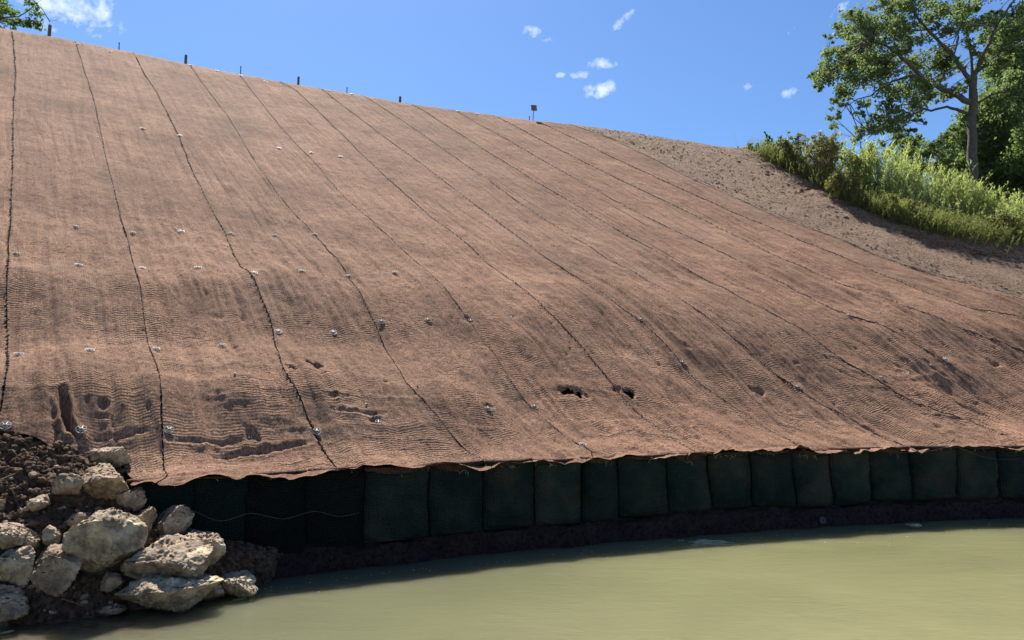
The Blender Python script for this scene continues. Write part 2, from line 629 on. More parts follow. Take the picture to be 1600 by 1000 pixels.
def seam_u(k, s):
    """k = -1 is the far left edge of the leftmost strip"""
    if k < 0:
        return seam_u(0, s) - 2.12
    a = SEAMS[k]
    lo, hi = a[0], a[-1]
    s = np.asarray(s, float)
    v = sum(np.interp(s + o, a[:, 1], a[:, 0]) for o in (-.15, 0, .15)) / 3
    if lo[1] > 0.6:                       # leaves the picture on the right: carry on at the same rate
        sl = (a[min(3, len(a) - 1), 0] - lo[0]) / (a[min(3, len(a) - 1), 1] - lo[1])
        sl = np.clip(sl, -0.45, 0.05)
        v = np.where(s < lo[1], lo[0] + sl * 0.7 * (s - lo[1]), v)
    return v + 0.012 * noise(s * 2.2, k * 7.7, 0, 9)


# ------------------------------------------------------------------ relief of the cloth: dents, folds, wrinkles
DENTS = [((886, 613), .17, .07, -.30, 0), ((906, 619), .12, .08, -.34, 0), ((964, 609), .12, .06, -.26, 0), ((983, 614), .10, .08, -.34, 0),
         ((1555, 566), .12, .10, -.14, 0), ((392, 676), .12, .07, -.10, 0), ((165, 623), .09, .06, -.06, 0), ((1183, 604), .10, .08, -.12, 0),
         ((493, 566), .10, .12, -.14, 0), ((455, 571), .08, .08, -.08, 0), ((603, 589), .04, .04, -.10, 0), ((345, 495), .10, .08, -.025, 0),
         ((688, 716), .03, .03, -.08, 0), ((763, 634), .12, .05, -.10, 0), ((590, 652), .09, .05, -.05, 0), ((800, 492), .08, .05, -.05, 0),
         ((378, 497), .12, .06, -.03, 0), ((730, 500), .10, .08, -.05, 0), ((1500, 665), .08, .07, -.06, 0),
         ((1470, 675), .08, .07, -.05, 0), ((1075, 545), .10, .08, -.05, 0)]
FOLDS = [([(98, 602), (103, 625), (104, 650), (110, 668), (122, 676)], .045, -.30), ([(150, 643), (175, 646), (205, 641), (228, 645)], .035, -.10),
         ([(192, 604), (215, 602), (245, 600)], .03, -.05), ([(330, 713), (400, 703), (450, 697), (490, 690)], .05, -.16),
         ([(255, 690), (300, 690), (350, 688), (400, 684)], .04, -.10), ([(460, 505), (475, 535), (490, 563)], .05, -.10),
         ([(505, 610), (530, 614), (550, 611)], .035, -.08), ([(515, 632), (545, 640), (580, 641), (603, 638)], .035, -.12),
         ([(485, 577), (520, 577), (545, 574)], .03, -.05), ([(675, 583), (705, 580), (735, 577)], .03, -.04),
         ([(680, 600), (715, 600), (735, 595)], .03, -.04), ([(730, 618), (750, 616), (760, 617)], .03, -.06), ([(250, 780), (252, 700)], .02, -.02),
         ([(1375, 575), (1400, 575), (1428, 582)], .05, -.07), ([(1360, 541), (1390, 560), (1425, 580)], .06, -.06), ([(1400, 617), (1440, 637)], .05, -.12),
         ([(1325, 648), (1362, 668), (1395, 685)], .05, -.14), ([(1440, 650), (1480, 655), (1512, 659)], .05, -.10), ([(1535, 667), (1555, 675), (1590, 690)], .05, -.10),
         ([(935, 676), (960, 678), (1000, 672)], .04, -.05), ([(1040, 668), (1070, 668), (1090, 660)], .03, -.04), ([(1215, 655), (1240, 664), (1262, 672)], .05, -.08),
         ([(270, 535), (320, 533), (345, 531)], .03, -.05), ([(320, 600), (345, 606), (360, 608)], .03, -.06), ([(150, 677), (200, 672), (230, 668)], .05, -.10),
         ([(215, 185), (226, 215), (245, 245)], .06, -.05), ([(460, 175), (485, 195), (507, 213)], .08, -.08), ([(255, 340), (270, 357), (285, 372)], .05, -.04),
         ([(285, 410), (300, 440), (315, 470)], .07, -.06), ([(300, 425), (318, 455), (330, 480)], .07, -.07), ([(262, 440), (275, 455), (280, 465)], .07, -.06),
         ([(355, 405), (372, 428), (385, 445)], .06, -.04), ([(440, 400), (470, 450), (500, 490)], .08, -.04), ([(590, 440), (640, 500), (680, 540)], .07, -.04),
         ([(800, 500), (840, 540), (880, 600)], .08, -.06), ([(825, 500), (870, 560), (890, 600)], .07, -.05), ([(930, 520), (960, 560), (985, 590)], .08, -.05),
         ([(1000, 460), (1040, 490), (1080, 500)], .10, -.04), ([(1240, 540), (1290, 570), (1350, 600)], .09, -.05), ([(1290, 560), (1350, 590), (1400, 615)], .07, -.05),
         ([(1420, 590), (1500, 625), (1560, 650)], .09, -.07), ([(1440, 570), (1510, 605), (1570, 635)], .08, -.05)]
DENT_US = [(*solve(p[0], p[1], z_prof), ru, rs, a) for (p, ru, rs, a, _) in DENTS]
rd = random.Random(3)
for i in range(200):
    s_ = rd.random() ** 1.3 * 15
    DENT_US.append((rd.uniform(-8, 16), s_, rd.uniform(.03, .07), rd.uniform(.02, .045), -rd.uniform(.02, .06) * (.45 if s_ < 2.2 else 1)))
FOLD_US = [([solve(x, y, z_prof) for x, y in pts], w * (.5 if j_ else .8), a * (.55 if j_ else 1)) for j_, (pts, w, a) in enumerate(FOLDS)]


def relief(u, s, fray=True):
    h = 0
    low = 1 - smooth(5.0, 9.0, s)                     # the loose lower third
    low2 = 1 - smooth(2.0, 3.6, s)
    h = h + (0.068 * low + 0.02) * fbm(u * 0.9, s * 0.7, 0, 21, 3)
    h = h + 0.052 * (.35 + .65 * smooth(-.5, .5, fbm(u * .7, s * .5, 0, 33, 2))) * low * np.clip(fbm(u * 3.4 + s * .3, s * 0.38, 0, 31, 3), -1.2, .6)          # pulled folds up the slope
    pm = smooth(-.15, .55, fbm(u * .75, s * 1.1, 0, 43, 2))
    h = h + 0.006 * low2 * fbm(u * 2, s * 5, 0, 45, 3) + 0.016 * pm * low2 * fbm(u * 0.38, s * 3.4 + 0.5 * noise(u * .8, 0, 0, 4), 0, 41, 4)         # sags across it
    rid = 1 - np.abs(fbm(u * 0.45, s * 4.2, 0, 47, 3))
    h = h + 0.022 * pm * low2 * rid ** 4
    h = h + (0.010 - .005 * low2) * fbm(u * 5, s * 4, 0, 51, 4, 0.6)
    h = h + 0.006 * (0.4 + low) * fbm(u * 14, s * 11, 0, 61, 3, 0.6)
    # narrow pulled lines up the slope, patchy
    p = smooth(-0.25, 0.5, fbm(u * 0.5, s * 0.35, 0, 71, 2))
    h = h - 0.030 * p * (1 - smooth(9, 16, s)) * smooth(0.55, 0.95, 1 - np.abs(fbm(u * 4.0 + s * .2, s * 0.30, 0, 77, 2)))
    u0, u1, s0, s1 = u.min(), u.max(), s.min(), s.max()
    nzA, nzB = fbm(u * 7, s * 7, 0, 81, 3), fbm(u * 7, s * 7, 0, 85, 3)
    for (du, ds, ru, rs, a) in DENT_US:
        if du < u0 - 4 * ru or du > u1 + 4 * ru or ds < s0 - 4 * rs or ds > s1 + 4 * rs:
            continue
        wq = 0.55 if ru > .075 else 0.2
        q = ((u - du) / ru + wq * nzA) ** 2 + ((s - ds) / rs + wq * nzB) ** 2
        if a < -.24:
            a = -.06
        h = h + a * np.exp(-q ** 2.2) - a * 0.22 * np.exp(-((u - du) / (2.2 * ru)) ** 2 - ((s - ds + 1.3 * rs) / (1.6 * rs)) ** 2)
    for (pts, w, a) in FOLD_US:
        pu = [p_[0] for p_ in pts]
        ps = [p_[1] for p_ in pts]
        if max(pu) < u0 - .4 or min(pu) > u1 + .4:
            continue
        best = np.full(u.shape, 9.0)
        endf = np.zeros(u.shape)
        nseg = len(pts) - 1
        for i in range(nseg):
            ax, ay, bx, by = pu[i], ps[i], pu[i + 1], ps[i + 1]
            L = (bx - ax) ** 2 + (by - ay) ** 2 + 1e-9
            t = np.clip(((u - ax) * (bx - ax) + (s - ay) * (by - ay)) / L, 0, 1)
            d = np.hypot(u - ax - t * (bx - ax), s - ay - t * (by - ay))
            tt = (i + t) / nseg
            m = d < best
            best = np.where(m, d, best)
            endf = np.where(m, tt, endf)
        best = best * (1 + .35 * nzA)
        env = np.sin(np.pi * np.clip(endf, 0.06, 0.94)) ** 0.5
        h = h + .75 * a * env * np.exp(-(best / w) ** 2) - a * 0.35 * env * np.exp(-((best - 2.1 * w) / (1.4 * w)) ** 2)
    return h


def s_axis(s0, s1):
    out = [s0]
    while out[-1] < s1:
        s = out[-1]
        out.append(s + (0.022 + 0.0028 * max(s, 0)))
    return np.array(out)


WALL_L = solve(206, 741, z_plain)[0]                     # the wall's left end
LOW_PX = [(-60, 668), (0, 676), (60, 686), (120, 691), (170, 691), (196, 692)]
LOW = np.array([solve(x, y, z_plain) for x, y in LOW_PX])


def bottom_s(u):
    """where the cloth ends at the bottom: over the wall, or above the boulders on the left"""
    left = np.interp(u, LOW[:, 0], LOW[:, 1])
    t = smooth(WALL_L - 0.12, WALL_L + 0.10, u)
    lip = -0.27 - 0.03 * fbm(u * 3.1, 0.3, 0, 91, 3) - 0.02 * np.abs(np.sin(u * 4.1))
    return left * (1 - t) + lip * t + 0.015 * noise(u * 9, 0, 0, 93)


STRIP_LABEL = [
    "brown woven blanket strip with laced edge, leftmost and cut by the photo's left edge",
    "brown blanket strip above the boulders, with one deep upright fold, second from left",
    "brown blanket strip with dark wrinkles at the wall's left end, third from left",
    "brown blanket strip on the slope with short shadowed pleats low down, fourth from left",
    "brown blanket strip on the slope with pale sagging wrinkles at its foot, fifth from left",
    "brown blanket strip on the slope torn by a dark hole low down, sixth from left",
    "brown blanket strip with a dark tear at its left seam low down, seventh from left",
    "brown blanket strip with smooth low ridge and long pulled folds, eighth from left",
    "brown blanket strip with fine ribbed wrinkles above the wall, fifth from right",
    "brown blanket strip with ribbed folds reaching the right photo edge, fourth from right",
    "brown blanket strip crossing to the right photo edge, third from right",
    "brown blanket strip ending at the right photo edge, second from right",
    "narrow brown blanket strip under the crest, second from right",
    "brown blanket strip next to the bare grey soil, rightmost on the slope"]
for k in range(-1, 12):
    s0 = -0.44
    sv = s_axis(s0, 22.6)
    nu = 84 if k < 9 else 56
    uu = np.linspace(0, 1, nu)
    S = sv[:, None] + 0 * uu[None, :]
    jl = 0.007 + 0.006 * noise(sv * 9.0, k * 3.3, 0, 13)
    jr = 0.007 + 0.006 * noise(sv * 9.0, (k + 1) * 3.3, 0, 14)
    uL = seam_u(k, sv) + jl
    uR = seam_u(k + 1, sv) - jr
    U = uL[:, None] + (uR - uL)[:, None] * uu[None, :]
    # trim to the foot line and just past the crest
    bs = bottom_s(U[0])
    top = crest(U) + 1.0
    S = np.clip(S, bs[None, :], top)
    H = relief(U, S)
    edge = np.minimum(U - U[:, :1], U[:, -1:] - U)
    H = H + 0.016 * np.exp(-(edge / 0.05) ** 2) * (0.6 + 0.8 * noise(S * 3.5, U * 0 + k, 0, 15))
    P = surf(U, np.maximum(S, 0), 0)
    # the lip over the wall: forward, then hanging
    f = np.clip(-S, 0, None)
    P[..., 0] -= DX * 0 * f
    P[..., 1] -= f * 1.05
    P[..., 2] += H * (1 - smooth(0, .05, f) * 0.4) - 0.03 * (f / 0.27) * (1 + 2.2 * noise(U * 1.9, 0, 0, 18)) + 0.03 * (f / .27) ** 2 * noise(U * 6, 0, 0, 19)
    nr, nc = S.shape
    fc = grid_faces(nr, nc)
    # drop the rows squeezed flat by the trimming
    Sf = S.ravel()
    hole = np.zeros(U.shape)
    nA, nB = fbm(U * 7, S * 7, 0, 81, 3), fbm(U * 7, S * 7, 0, 85, 3)
    for (du, ds, ru, rs, a) in DENT_US:
        if a < -.24:
            hole = np.maximum(hole, (((U - du) / ru + .45 * nA) ** 2 + ((S - ds) / rs + .45 * nB) ** 2 < .27) * 1.0)
    hole = hole.ravel()[fc].max(1) > .5
    keep = (Sf[fc[:, 2]] - Sf[fc[:, 1]] > 1e-4) | (Sf[fc[:, 3]] - Sf[fc[:, 0]] > 1e-4)
    o = mesh_np("blanket_strip", P.reshape(-1, 3), fc[keep & ~hole], M_COIR, None, uv=np.stack([U.ravel(), S.ravel() * 1.35], 1))
    tag(o, STRIP_LABEL[k + 1 if k < 11 else 13], "erosion blanket", "blanket strips on the slope")
    # stitching along the strip's right seam
    mb = MB()
    kk = k + 1
    s = 0.05 if kk > 0 else 1.1
    rs_ = random.Random(40 + k)
    pts_, rr_ = [], []
    while s < min(20.8, float(crest(seam_u(kk, 10.))) - .2):
        u = float(seam_u(kk, s))
        z = float(relief(np.array([[u]]), np.array([[s]]))[0, 0])
        step = 0.085 if s < 6 else 0.16
        w_ = rs_.uniform(.010, .026) if kk in (0, 2) else rs_.uniform(.004, .016)
        rr = (0.0065 if kk in (0, 2) else 0.006) + 0.0006 * s + (.004 if kk > 4 else 0)
        pts_ += [surf(u - w_, s, z + .012), surf(u, s + step * .2, z + .022), surf(u + w_ * .9, s + step * .42, z + .012), surf(u, s + step * .7, z - .002)]
        rr_ += [rr, rr * 1.25, rr, rr * .7]
        s += step * rs_.uniform(.85, 1.25)
    mb.tube(pts_, rr_, 4, cap=False)
    st = mb.build("stitching", M_THREAD, o)

# ------------------------------------------------------------------ terrain
BANK_PX = [(1180, 238), (1215, 262), (1250, 278), (1300, 304), (1340, 330), (1400, 352), (1450, 366), (1500, 374), (1600, 392), (1700, 408)]
BANK = np.array([solve(x, y, z_plain) for x, y in BANK_PX])            # lower edge of the weeds, as (u, s)
print("BANK", BANK.round(2).tolist(), 'crestpts', np.round(_c, 2).tolist())


def veg_mask(u, s):
    """1 where the hillside was left natural (right of the graded cut)"""
    ub = np.interp(-s, -BANK[:, 1][::1], BANK[:, 0]) if False else None
    # signed distance to the polyline, positive on the far side
    best = np.full(np.shape(u), 1e9)
    sg = np.ones(np.shape(u))
    for i in range(len(BANK) - 1):
        ax, ay = BANK[i]
        bx, by = BANK[i + 1]
        L = (bx - ax) ** 2 + (by - ay) ** 2
        t = ((u - ax) * (bx - ax) + (s - ay) * (by - ay)) / L
        if i == 0:
            t = np.minimum(t, 1)
        elif i == len(BANK) - 2:
            t = np.maximum(t, 0)
        else:
            t = np.clip(t, 0, 1)
        dx_, dy_ = u - ax - t * (bx - ax), s - ay - t * (by - ay)
        d = np.hypot(dx_, dy_)
        cr = (bx - ax) * (s - ay) - (by - ay) * (u - ax)
        m = d < best
        best = np.where(m, d, best)
        sg = np.where(m, np.where(cr > 0, 1, -1), sg)
    return best * sg


ug = np.concatenate([np.linspace(-70, -12, 24), np.linspace(-11, 13, 100), np.arange(13.1, 27, 0.055), np.linspace(27.4, 75, 60)])
sg_ = np.concatenate([np.arange(0.12, 17.6, 0.07), np.linspace(17.8, 24, 40), np.linspace(25, 90, 30)])
U, S = np.meshgrid(ug, sg_)
P = surf(U, np.maximum(S, -.6), 0)
vd = veg_mask(U, S)
u12 = seam_u(12, sg_)[:, None]
under = 1 - smooth(-0.34, -0.12, U - u12)
under = under * (1 - smooth(0.5, 1.2, S - crest(U)))
n1 = fbm(U * 1.6, S * 1.6, 0, 101, 4)
n2 = fbm(U * 6, S * 6, 0, 111, 3, .6)
band = smooth(-1.6, -0.1, vd) * (1 - smooth(0.5, 1.5, vd))             # churned berm along the weeds
P[..., 2] += np.where(under > 0.5, -0.45, 0) + (1 - under) * (0.018 + (0.068 * (1 - smooth(5.0, 9.0, S)) + 0.02) * fbm(U * 0.9, S * 0.7, 0, 21, 3) + 0.020 * n1 + 0.012 * np.abs(n2)) + band * (0.08 + 0.10 * np.abs(n1) + 0.05 * n2) + 0.25 * smooth(0, 1.2, vd) - 0.35 * smooth(-2, -9, -0 * vd)
veg = smooth(-0.05, 0.35, vd + 0.25 * n1)
veg = np.maximum(veg, smooth(1.5, 4, S - crest(U)) * 0.8)
ter = mesh_np("hillside", P.reshape(-1, 3), grid_faces(*U.shape), M_SOIL, None, attrs={"veg": veg.ravel()})
tag(ter, kind="structure")
gb = M_BOUNCE_GROUND = soil_material("pale_bounce_ground", (0.22, 0.19, 0.14), (0.46, 0.40, 0.30), 8.0, bump=0.03)  # invented pale tone for unseen ground, bounces warm fill onto the boulders
gb = mesh_np("ground", [(-400, -400, -1.2), (400, -400, -1.2), (400, 600, -1.2), (-400, 600, -1.2)], [(0, 1, 2, 3)], M_BOUNCE_GROUND, None)
tag(gb, kind="structure")
# the bank the camera stands on (out of the picture, below the eye)
xs = np.linspace(-60, 60, 90)
ys = np.linspace(-60, 4.5, 60)
X, Y = np.meshgrid(xs, ys)
Z = 1.15 * (1 - smooth(0.8, 4.4, Y)) - 0.35 + 0.06 * fbm(X * .8, Y * .8, 0, 131, 3)
nb = mesh_np("near_bank", np.stack([X, Y, Z], -1).reshape(-1, 3), grid_faces(*X.shape), M_BOUNCE_GROUND, None)
tag(nb, kind="structure")

# ------------------------------------------------------------------ water
m, n, l, b = new_mat("murky_water")
co = n_coord(n, "Object")
f = n_noise(n, l, n_map(n, l, co, (0.5, 1.0, 1)), 0.5, 4, 0.55, 0.5)
c = n_ramp(n, l, f, [(0.3, (0.158, 0.158, 0.080)), (0.7, (0.206, 0.202, 0.102))])
vd_ = n.new("ShaderNodeVectorMath")
vd_.operation = 'DISTANCE'
l.new(n_map(n, l, co, (0.62, 1.0, 1)), vd_.inputs[0])
vd_.inputs[1].default_value = (-5.4 * .62, 9.35, 0)
lf = n.new("ShaderNodeMapRange")
sx_ = n.new("ShaderNodeSeparateXYZ")
l.new(co, sx_.inputs[0])
l.new(n_math(n, l, 'SUBTRACT', sx_.outputs[0], n_math(n, l, 'MULTIPLY', n_noise(n, l, co, .35, 3, .5), 3.0)), lf.inputs[0])
lf.inputs[1].default_value = -7.5
lf.inputs[2].default_value = 3.0
c = n_mix(n, l, n_math(n, l, 'SUBTRACT', 1.0, lf.outputs[0]), c, (0.098, 0.100, 0.066))      # darker, greyer water towards the left
sh = n_math(n, l, 'ADD', vd_.outputs["Value"], n_math(n, l, 'MULTIPLY', n_noise(n, l, n_map(n, l, co, (1, 3, 1)), 2.0, 5, .65), 0.9))
shf = n_ramp(n, l, n_math(n, l, 'MULTIPLY', sh, .5), [(0.42, (1, 1, 1)), (0.82, (0, 0, 0))])       # the stony shallows by the boulders
bed = n_ramp(n, l, n_noise(n, l, n_map(n, l, co, (1, 2, 1)), 7.0, 6, .7), [(.35, (0.050, 0.036, 0.020)), (.7, (0.17, 0.125, 0.065))])
c = n_mix(n, l, n_math(n, l, 'MULTIPLY', shf, .85), c, bed)
l.new(c, b.inputs["Base Color"])
b.inputs["Roughness"].default_value = 0.03
b.inputs["IOR"].default_value = 1.5
b.inputs["Subsurface Weight"].default_value = 1.0
b.inputs["Subsurface Radius"].default_value = (1.0, 1.0, 0.7)
b.inputs["Subsurface Scale"].default_value = 2.5
h = n_bump(n, l, n_noise(n, l, n_map(n, l, co, (1.0, 2.2, 1)), 2.4, 4, 0.55, 0.3), 0.35, 0.02)
h = n_bump(n, l, n_noise(n, l, n_map(n, l, co, (0.6, 2.0, 1)), 11.0, 3, 0.55), 0.8, 0.005, h)
l.new(h, b.inputs["Normal"])
M_WATER = m
bmw = bmesh.new()
vs = [bmw.verts.new(p) for p in [(-80, -2, 0), (80, -2, 0), (80, 60, 0), (-80, 60, 0)]]
bmw.faces.new(vs)
r_ = bmesh.ops.extrude_face_region(bmw, geom=list(bmw.faces))
for v in [g for g in r_["geom"] if isinstance(g, bmesh.types.BMVert)]:
    v.co.z = -1.0
bmesh.ops.recalc_face_normals(bmw, faces=bmw.faces)
me = bpy.data.meshes.new("water")
bmw.to_mesh(me)
me.materials.append(M_WATER)
water = bpy.data.objects.new("water", me)
COL.objects.link(water)
tag(water, kind="structure")

# ------------------------------------------------------------------ the wall of bulging green mesh bags
m, n, l, b = new_mat("green_mesh")
uv = n_coord(n, "UV")
f = n_noise(n, l, uv, 3.0, 6, 0.6)
sep = n.new("ShaderNodeSeparateXYZ")
l.new(uv, sep.inputs[0])
wu = n_math(n, l, 'SINE', n_math(n, l, 'MULTIPLY', sep.outputs[0], 2 * math.pi / 0.040))
wv = n_math(n, l, 'SINE', n_math(n, l, 'MULTIPLY', sep.outputs[1], 2 * math.pi / 0.036))
g = n_math(n, l, 'MULTIPLY', n_math(n, l, 'MAXIMUM', n_math(n, l, 'MULTIPLY', wu, wv), 0.0), 1.0)
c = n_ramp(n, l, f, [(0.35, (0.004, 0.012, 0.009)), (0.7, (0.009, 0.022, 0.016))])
pale = n_ramp(n, l, n_noise(n, l, uv, 1.1, 4, 0.6), [(0.42, (0.010, 0.023, 0.016)), (0.64, (0.14, 0.108, 0.070))])  # brown showing through the mesh, plus painted light reflected off the water
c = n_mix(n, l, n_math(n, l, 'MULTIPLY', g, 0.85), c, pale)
oi_ = n.new('ShaderNodeObjectInfo')
c = n_mix(n, l, 1.0, c, n_ramp(n, l, oi_.outputs['Random'], [(0, (.6, .7, .7)), (1, (1.6, 1.4, 1.3))]), 'MULTIPLY')
l.new(c, b.inputs["Base Color"])
b.inputs["Roughness"].default_value = 0.8
b.inputs["Specular IOR Level"].default_value = 0.2
h = n_bump(n, l, n_math(n, l, 'ADD', wu, wv), 0.8, 0.006)
h = n_bump(n, l, f, 0.5, 0.03, h)
l.new(h, b.inputs["Normal"])
M_GREEN = m
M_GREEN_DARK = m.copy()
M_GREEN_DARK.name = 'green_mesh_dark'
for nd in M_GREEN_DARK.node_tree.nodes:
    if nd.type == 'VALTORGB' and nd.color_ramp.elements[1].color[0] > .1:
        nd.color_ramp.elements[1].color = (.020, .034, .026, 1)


def wall_u(px, py):
    # pixel on the wall's upper front edge -> u
    r = ray(px, py)
    r = r / r[1]
    u = r[0] * 13
    for _ in range(30):
        u = r[0] * (float(Yw(u)) - 0.12)
    return u


BX = [(206, 741), (292, 741), (388, 737), (478, 731), (566, 727), (672, 724), (757, 721), (832, 716), (905, 711), (968, 712), (1043, 706), (1108, 703), (1172, 701),
      (1240, 698), (1298, 698), (1362, 698), (1425, 696), (1495, 695), (1560, 697)]
BU = [wall_u(*p) for p in BX]
while BU[-1] < 18.5:
    BU.append(BU[-1] + 0.93 + 0.06 * math.sin(len(BU)))
BU[0] = WALL_L - 0.05
rb = random.Random(11)


def wall_bottom(u):
    # height of the foot of the bags above the water
    return float(np.interp(u, [-6, -4.6, -3, -1.2, 2, 6, 12], [.30, .32, .36, .40, .42, .44, .44]))


NUMW = ["first", "second", "third", "fourth", "fifth", "sixth", "seventh", "eighth", "ninth", "tenth", "eleventh", "twelfth", "thirteenth", "fourteenth", "fifteenth", "sixteenth", "seventeenth", "eighteenth"]
PAT = {0: "dark green mesh bag at the wall's left end, behind the boulders", 5 - 1 + 0: None}
for i in range(len(BU) - 1):
    a, bq = BU[i], BU[i + 1]
    w = bq - a
    zt = 1.50 + rb.uniform(-.015, .015)
    zb = wall_bottom((a + bq) / 2) + rb.uniform(-.035, .03)
    nu, nz = 44, 46
    tu = np.linspace(0, 1, nu)
    tz = np.linspace(0, 1, nz)
    TU, TZ = np.meshgrid(tu, tz)
    bul = (1 - np.abs(2 * TU - 1) ** 2.3) ** 0.6
    flat_ = 0.35 if i < 4 else 1.0
    asym = rb.uniform(-.05, .05)
    depth = (0.19 * flat_ * bul + 0.02) * (1 - (1 - np.minimum(1, TZ * 9)) ** 2 * .5) * (1 - np.clip((TZ - .9) * 10, 0, 1) ** 2 * .35)
    depth = depth * (1 + asym * (TU - .5) * 6) + 0.045 * np.sin(np.pi * TZ) * bul
    sk = .05 * noise(a * 3.1, TZ * 1.3, 0, 301) * (1 - TU) + .05 * noise(bq * 3.1, TZ * 1.3, 0, 301) * TU
    Uw = a + (TU * 1.01 - .005) * w + sk
    Zw = zb - 0.06 + (zt - zb + 0.06) * TZ
    depth = depth + 0.05 * fbm(Uw * 1.3, Zw * 1.6, i, 139, 2) + 0.028 * fbm(Uw * 2.5, Zw * 4.5, i, 141, 4) + 0.035 * (1 - np.abs(fbm(Uw * 1.1 + i, Zw * 5 + 0.5 * np.sin(TU * 3), 0, 147, 2))) ** 6
    X = Uw
    Yf = Yw(Uw) - depth + 0.10 * (TZ - .5)
    front = np.stack([X, Yf, Zw], -1)
    # back face closes the bag half a metre behind the front
    back = np.stack([X, Yw(Uw) + 0.5 + 0 * depth, np.minimum(Zw, 1.36)], -1)
    v = np.concatenate([front.reshape(-1, 3), back.reshape(-1, 3)])
    fc = grid_faces(nz, nu)
    N = nz * nu
    qs = [fc, fc[:, ::-1] + N]
    rim = [r * nu for r in range(nz)]
    sides = []
    for col in (0, nu - 1):
        for r in range(nz - 1):
            p, q = r * nu + col, (r + 1) * nu + col
            sides.append((p, q, q + N, p + N) if col == 0 else (p, p + N, q + N, q))
    for r in (0, nz - 1):
        for cc in range(nu - 1):
            p, q = r * nu + cc, r * nu + cc + 1
            sides.append((p, q, q + N, p + N) if r else (p, p + N, q + N, q))
    qs.append(np.array(sides))
    uvv = np.concatenate([np.stack([Uw.ravel() + i * .37, Zw.ravel()], 1)] * 2)
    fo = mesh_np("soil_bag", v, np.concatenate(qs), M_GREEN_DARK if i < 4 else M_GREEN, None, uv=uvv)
    if i < len(NUMW):
        lab = f"dark green mesh soil bag, {NUMW[i]} from the wall's left end"
        if i == 0:
            lab = "dark green mesh soil bag behind the boulders at the wall's left end"
        elif i == 5:
            lab = "green mesh soil bag with a paler brownish bulge, sixth from the wall's left end"
        elif i == 17:
            lab = "dark green mesh soil bag cut by the photo's right edge"
    else:
        lab = "dark green mesh soil bag on the wall past the photo's right edge"
    tag(fo, lab, "soil bag", "green mesh bags forming the wall")
    # brown cloth fold lapping over the top of the bag
    nz2 = 12
    TU2, TZ2 = np.meshgrid(np.linspace(0.01, .99, 60), np.linspace(0, 1, nz2))
    Uf = a + TU2 * w
    low = 0.03 + rb.uniform(.01, .13) * np.sin(np.pi * TU2) ** 1.2 + 0.02 * np.abs(fbm(Uf * 4, 0.2, i, 151, 3))
    if i < 4:
        low *= 0.5
    z2 = zt + .02 - low * TZ2
    dpt = np.interp(TU2, tu, depth[int(nz * .93)]) + 0.03 + 0.015 * np.sin(np.pi * TZ2) + 0.012 * fbm(Uf * 6, z2 * 14, 0, 157, 3)
    yf = Yw(Uf) - dpt + 0.05
    yf[0] += 0.10
    fo2 = mesh_np("top_fold", np.stack([Uf, yf, z2], -1).reshape(-1, 3), grid_faces(nz2, 60), M_COIR_SHADED, fo, uv=np.stack([Uf.ravel(), z2.ravel()], 1))
    sm_ = fo2.modifiers.new("thickness", 'SOLIDIFY')
    sm_.thickness = 0.006
    # loose straw fibres poking out under the fold
    mb = MB()
    ctr_ = rb.uniform(.25, .75)
    nf = rb.randrange(2, 12) if 5 <= i <= 13 else 2
    for _ in range(nf):
        t = min(.97, max(.03, rb.gauss(ctr_, .13))) if 5 <= i else rb.random()
        u = a + t * w
        z = zt + .02 - float(np.interp(t, TU2[0], low[0])) + rb.uniform(-.015, .015)
        y = float(Yw(u)) - float(np.interp(t, tu, depth[int(nz * .93)])) - 0.01
        p0 = Vector((u, y, z))
        p1 = p0 + Vector((rb.uniform(-.04, .04), -rb.uniform(.01, .04), rb.uniform(-.05, .02)))
        p2 = p1 + Vector((rb.uniform(-.03, .03), -rb.uniform(.0, .02), rb.uniform(-.05, .01)))
        mb.tube([p0, p1, p2], [.0035, .003, .002], 3, cap=False)
    tag(mb.build("straw_fibers", M_STRAW, fo), kind="stuff")

# thin twine hanging in shallow loops across the first bags
for (pts, nm) in (([(300, 797), (345, 814), (392, 802), (442, 811), (490, 799), (530, 807), (566, 800)], "twine swagged in shallow loops across the left bags of the wall"),
                  ([(1375, 703), (1410, 707), (1450, 705), (1490, 698), (1530, 712), (1565, 718), (1600, 716)], "thin yellow twine sagging across the upper right bags")):
    w3 = []
    for j in range(len(pts) - 1):
        for t in (0, .2, .4, .6, .8):
            p0_, p1_, p2_, p3_ = (np.array(pts[max(0, min(len(pts) - 1, j + q))], float) for q in (-1, 0, 1, 2))
            px, py = .5 * (2 * p1_ + (p2_ - p0_) * t + (2 * p0_ - 5 * p1_ + 4 * p2_ - p3_) * t * t + (3 * p1_ - p0_ - 3 * p2_ + p3_) * t ** 3)
            u = wall_u(px, py)
            r = ray(px, py)
            dd = (float(Yw(u)) - 0.33)
            w3.append(Vector(r * dd / r[1]) + Vector((0, 0, HC)))
    mb = MB()
    mb.tube(w3, [.0025] * len(w3), 4)
    o = mb.build("twine", M_TWINE)
    tag(o, nm, "twine")

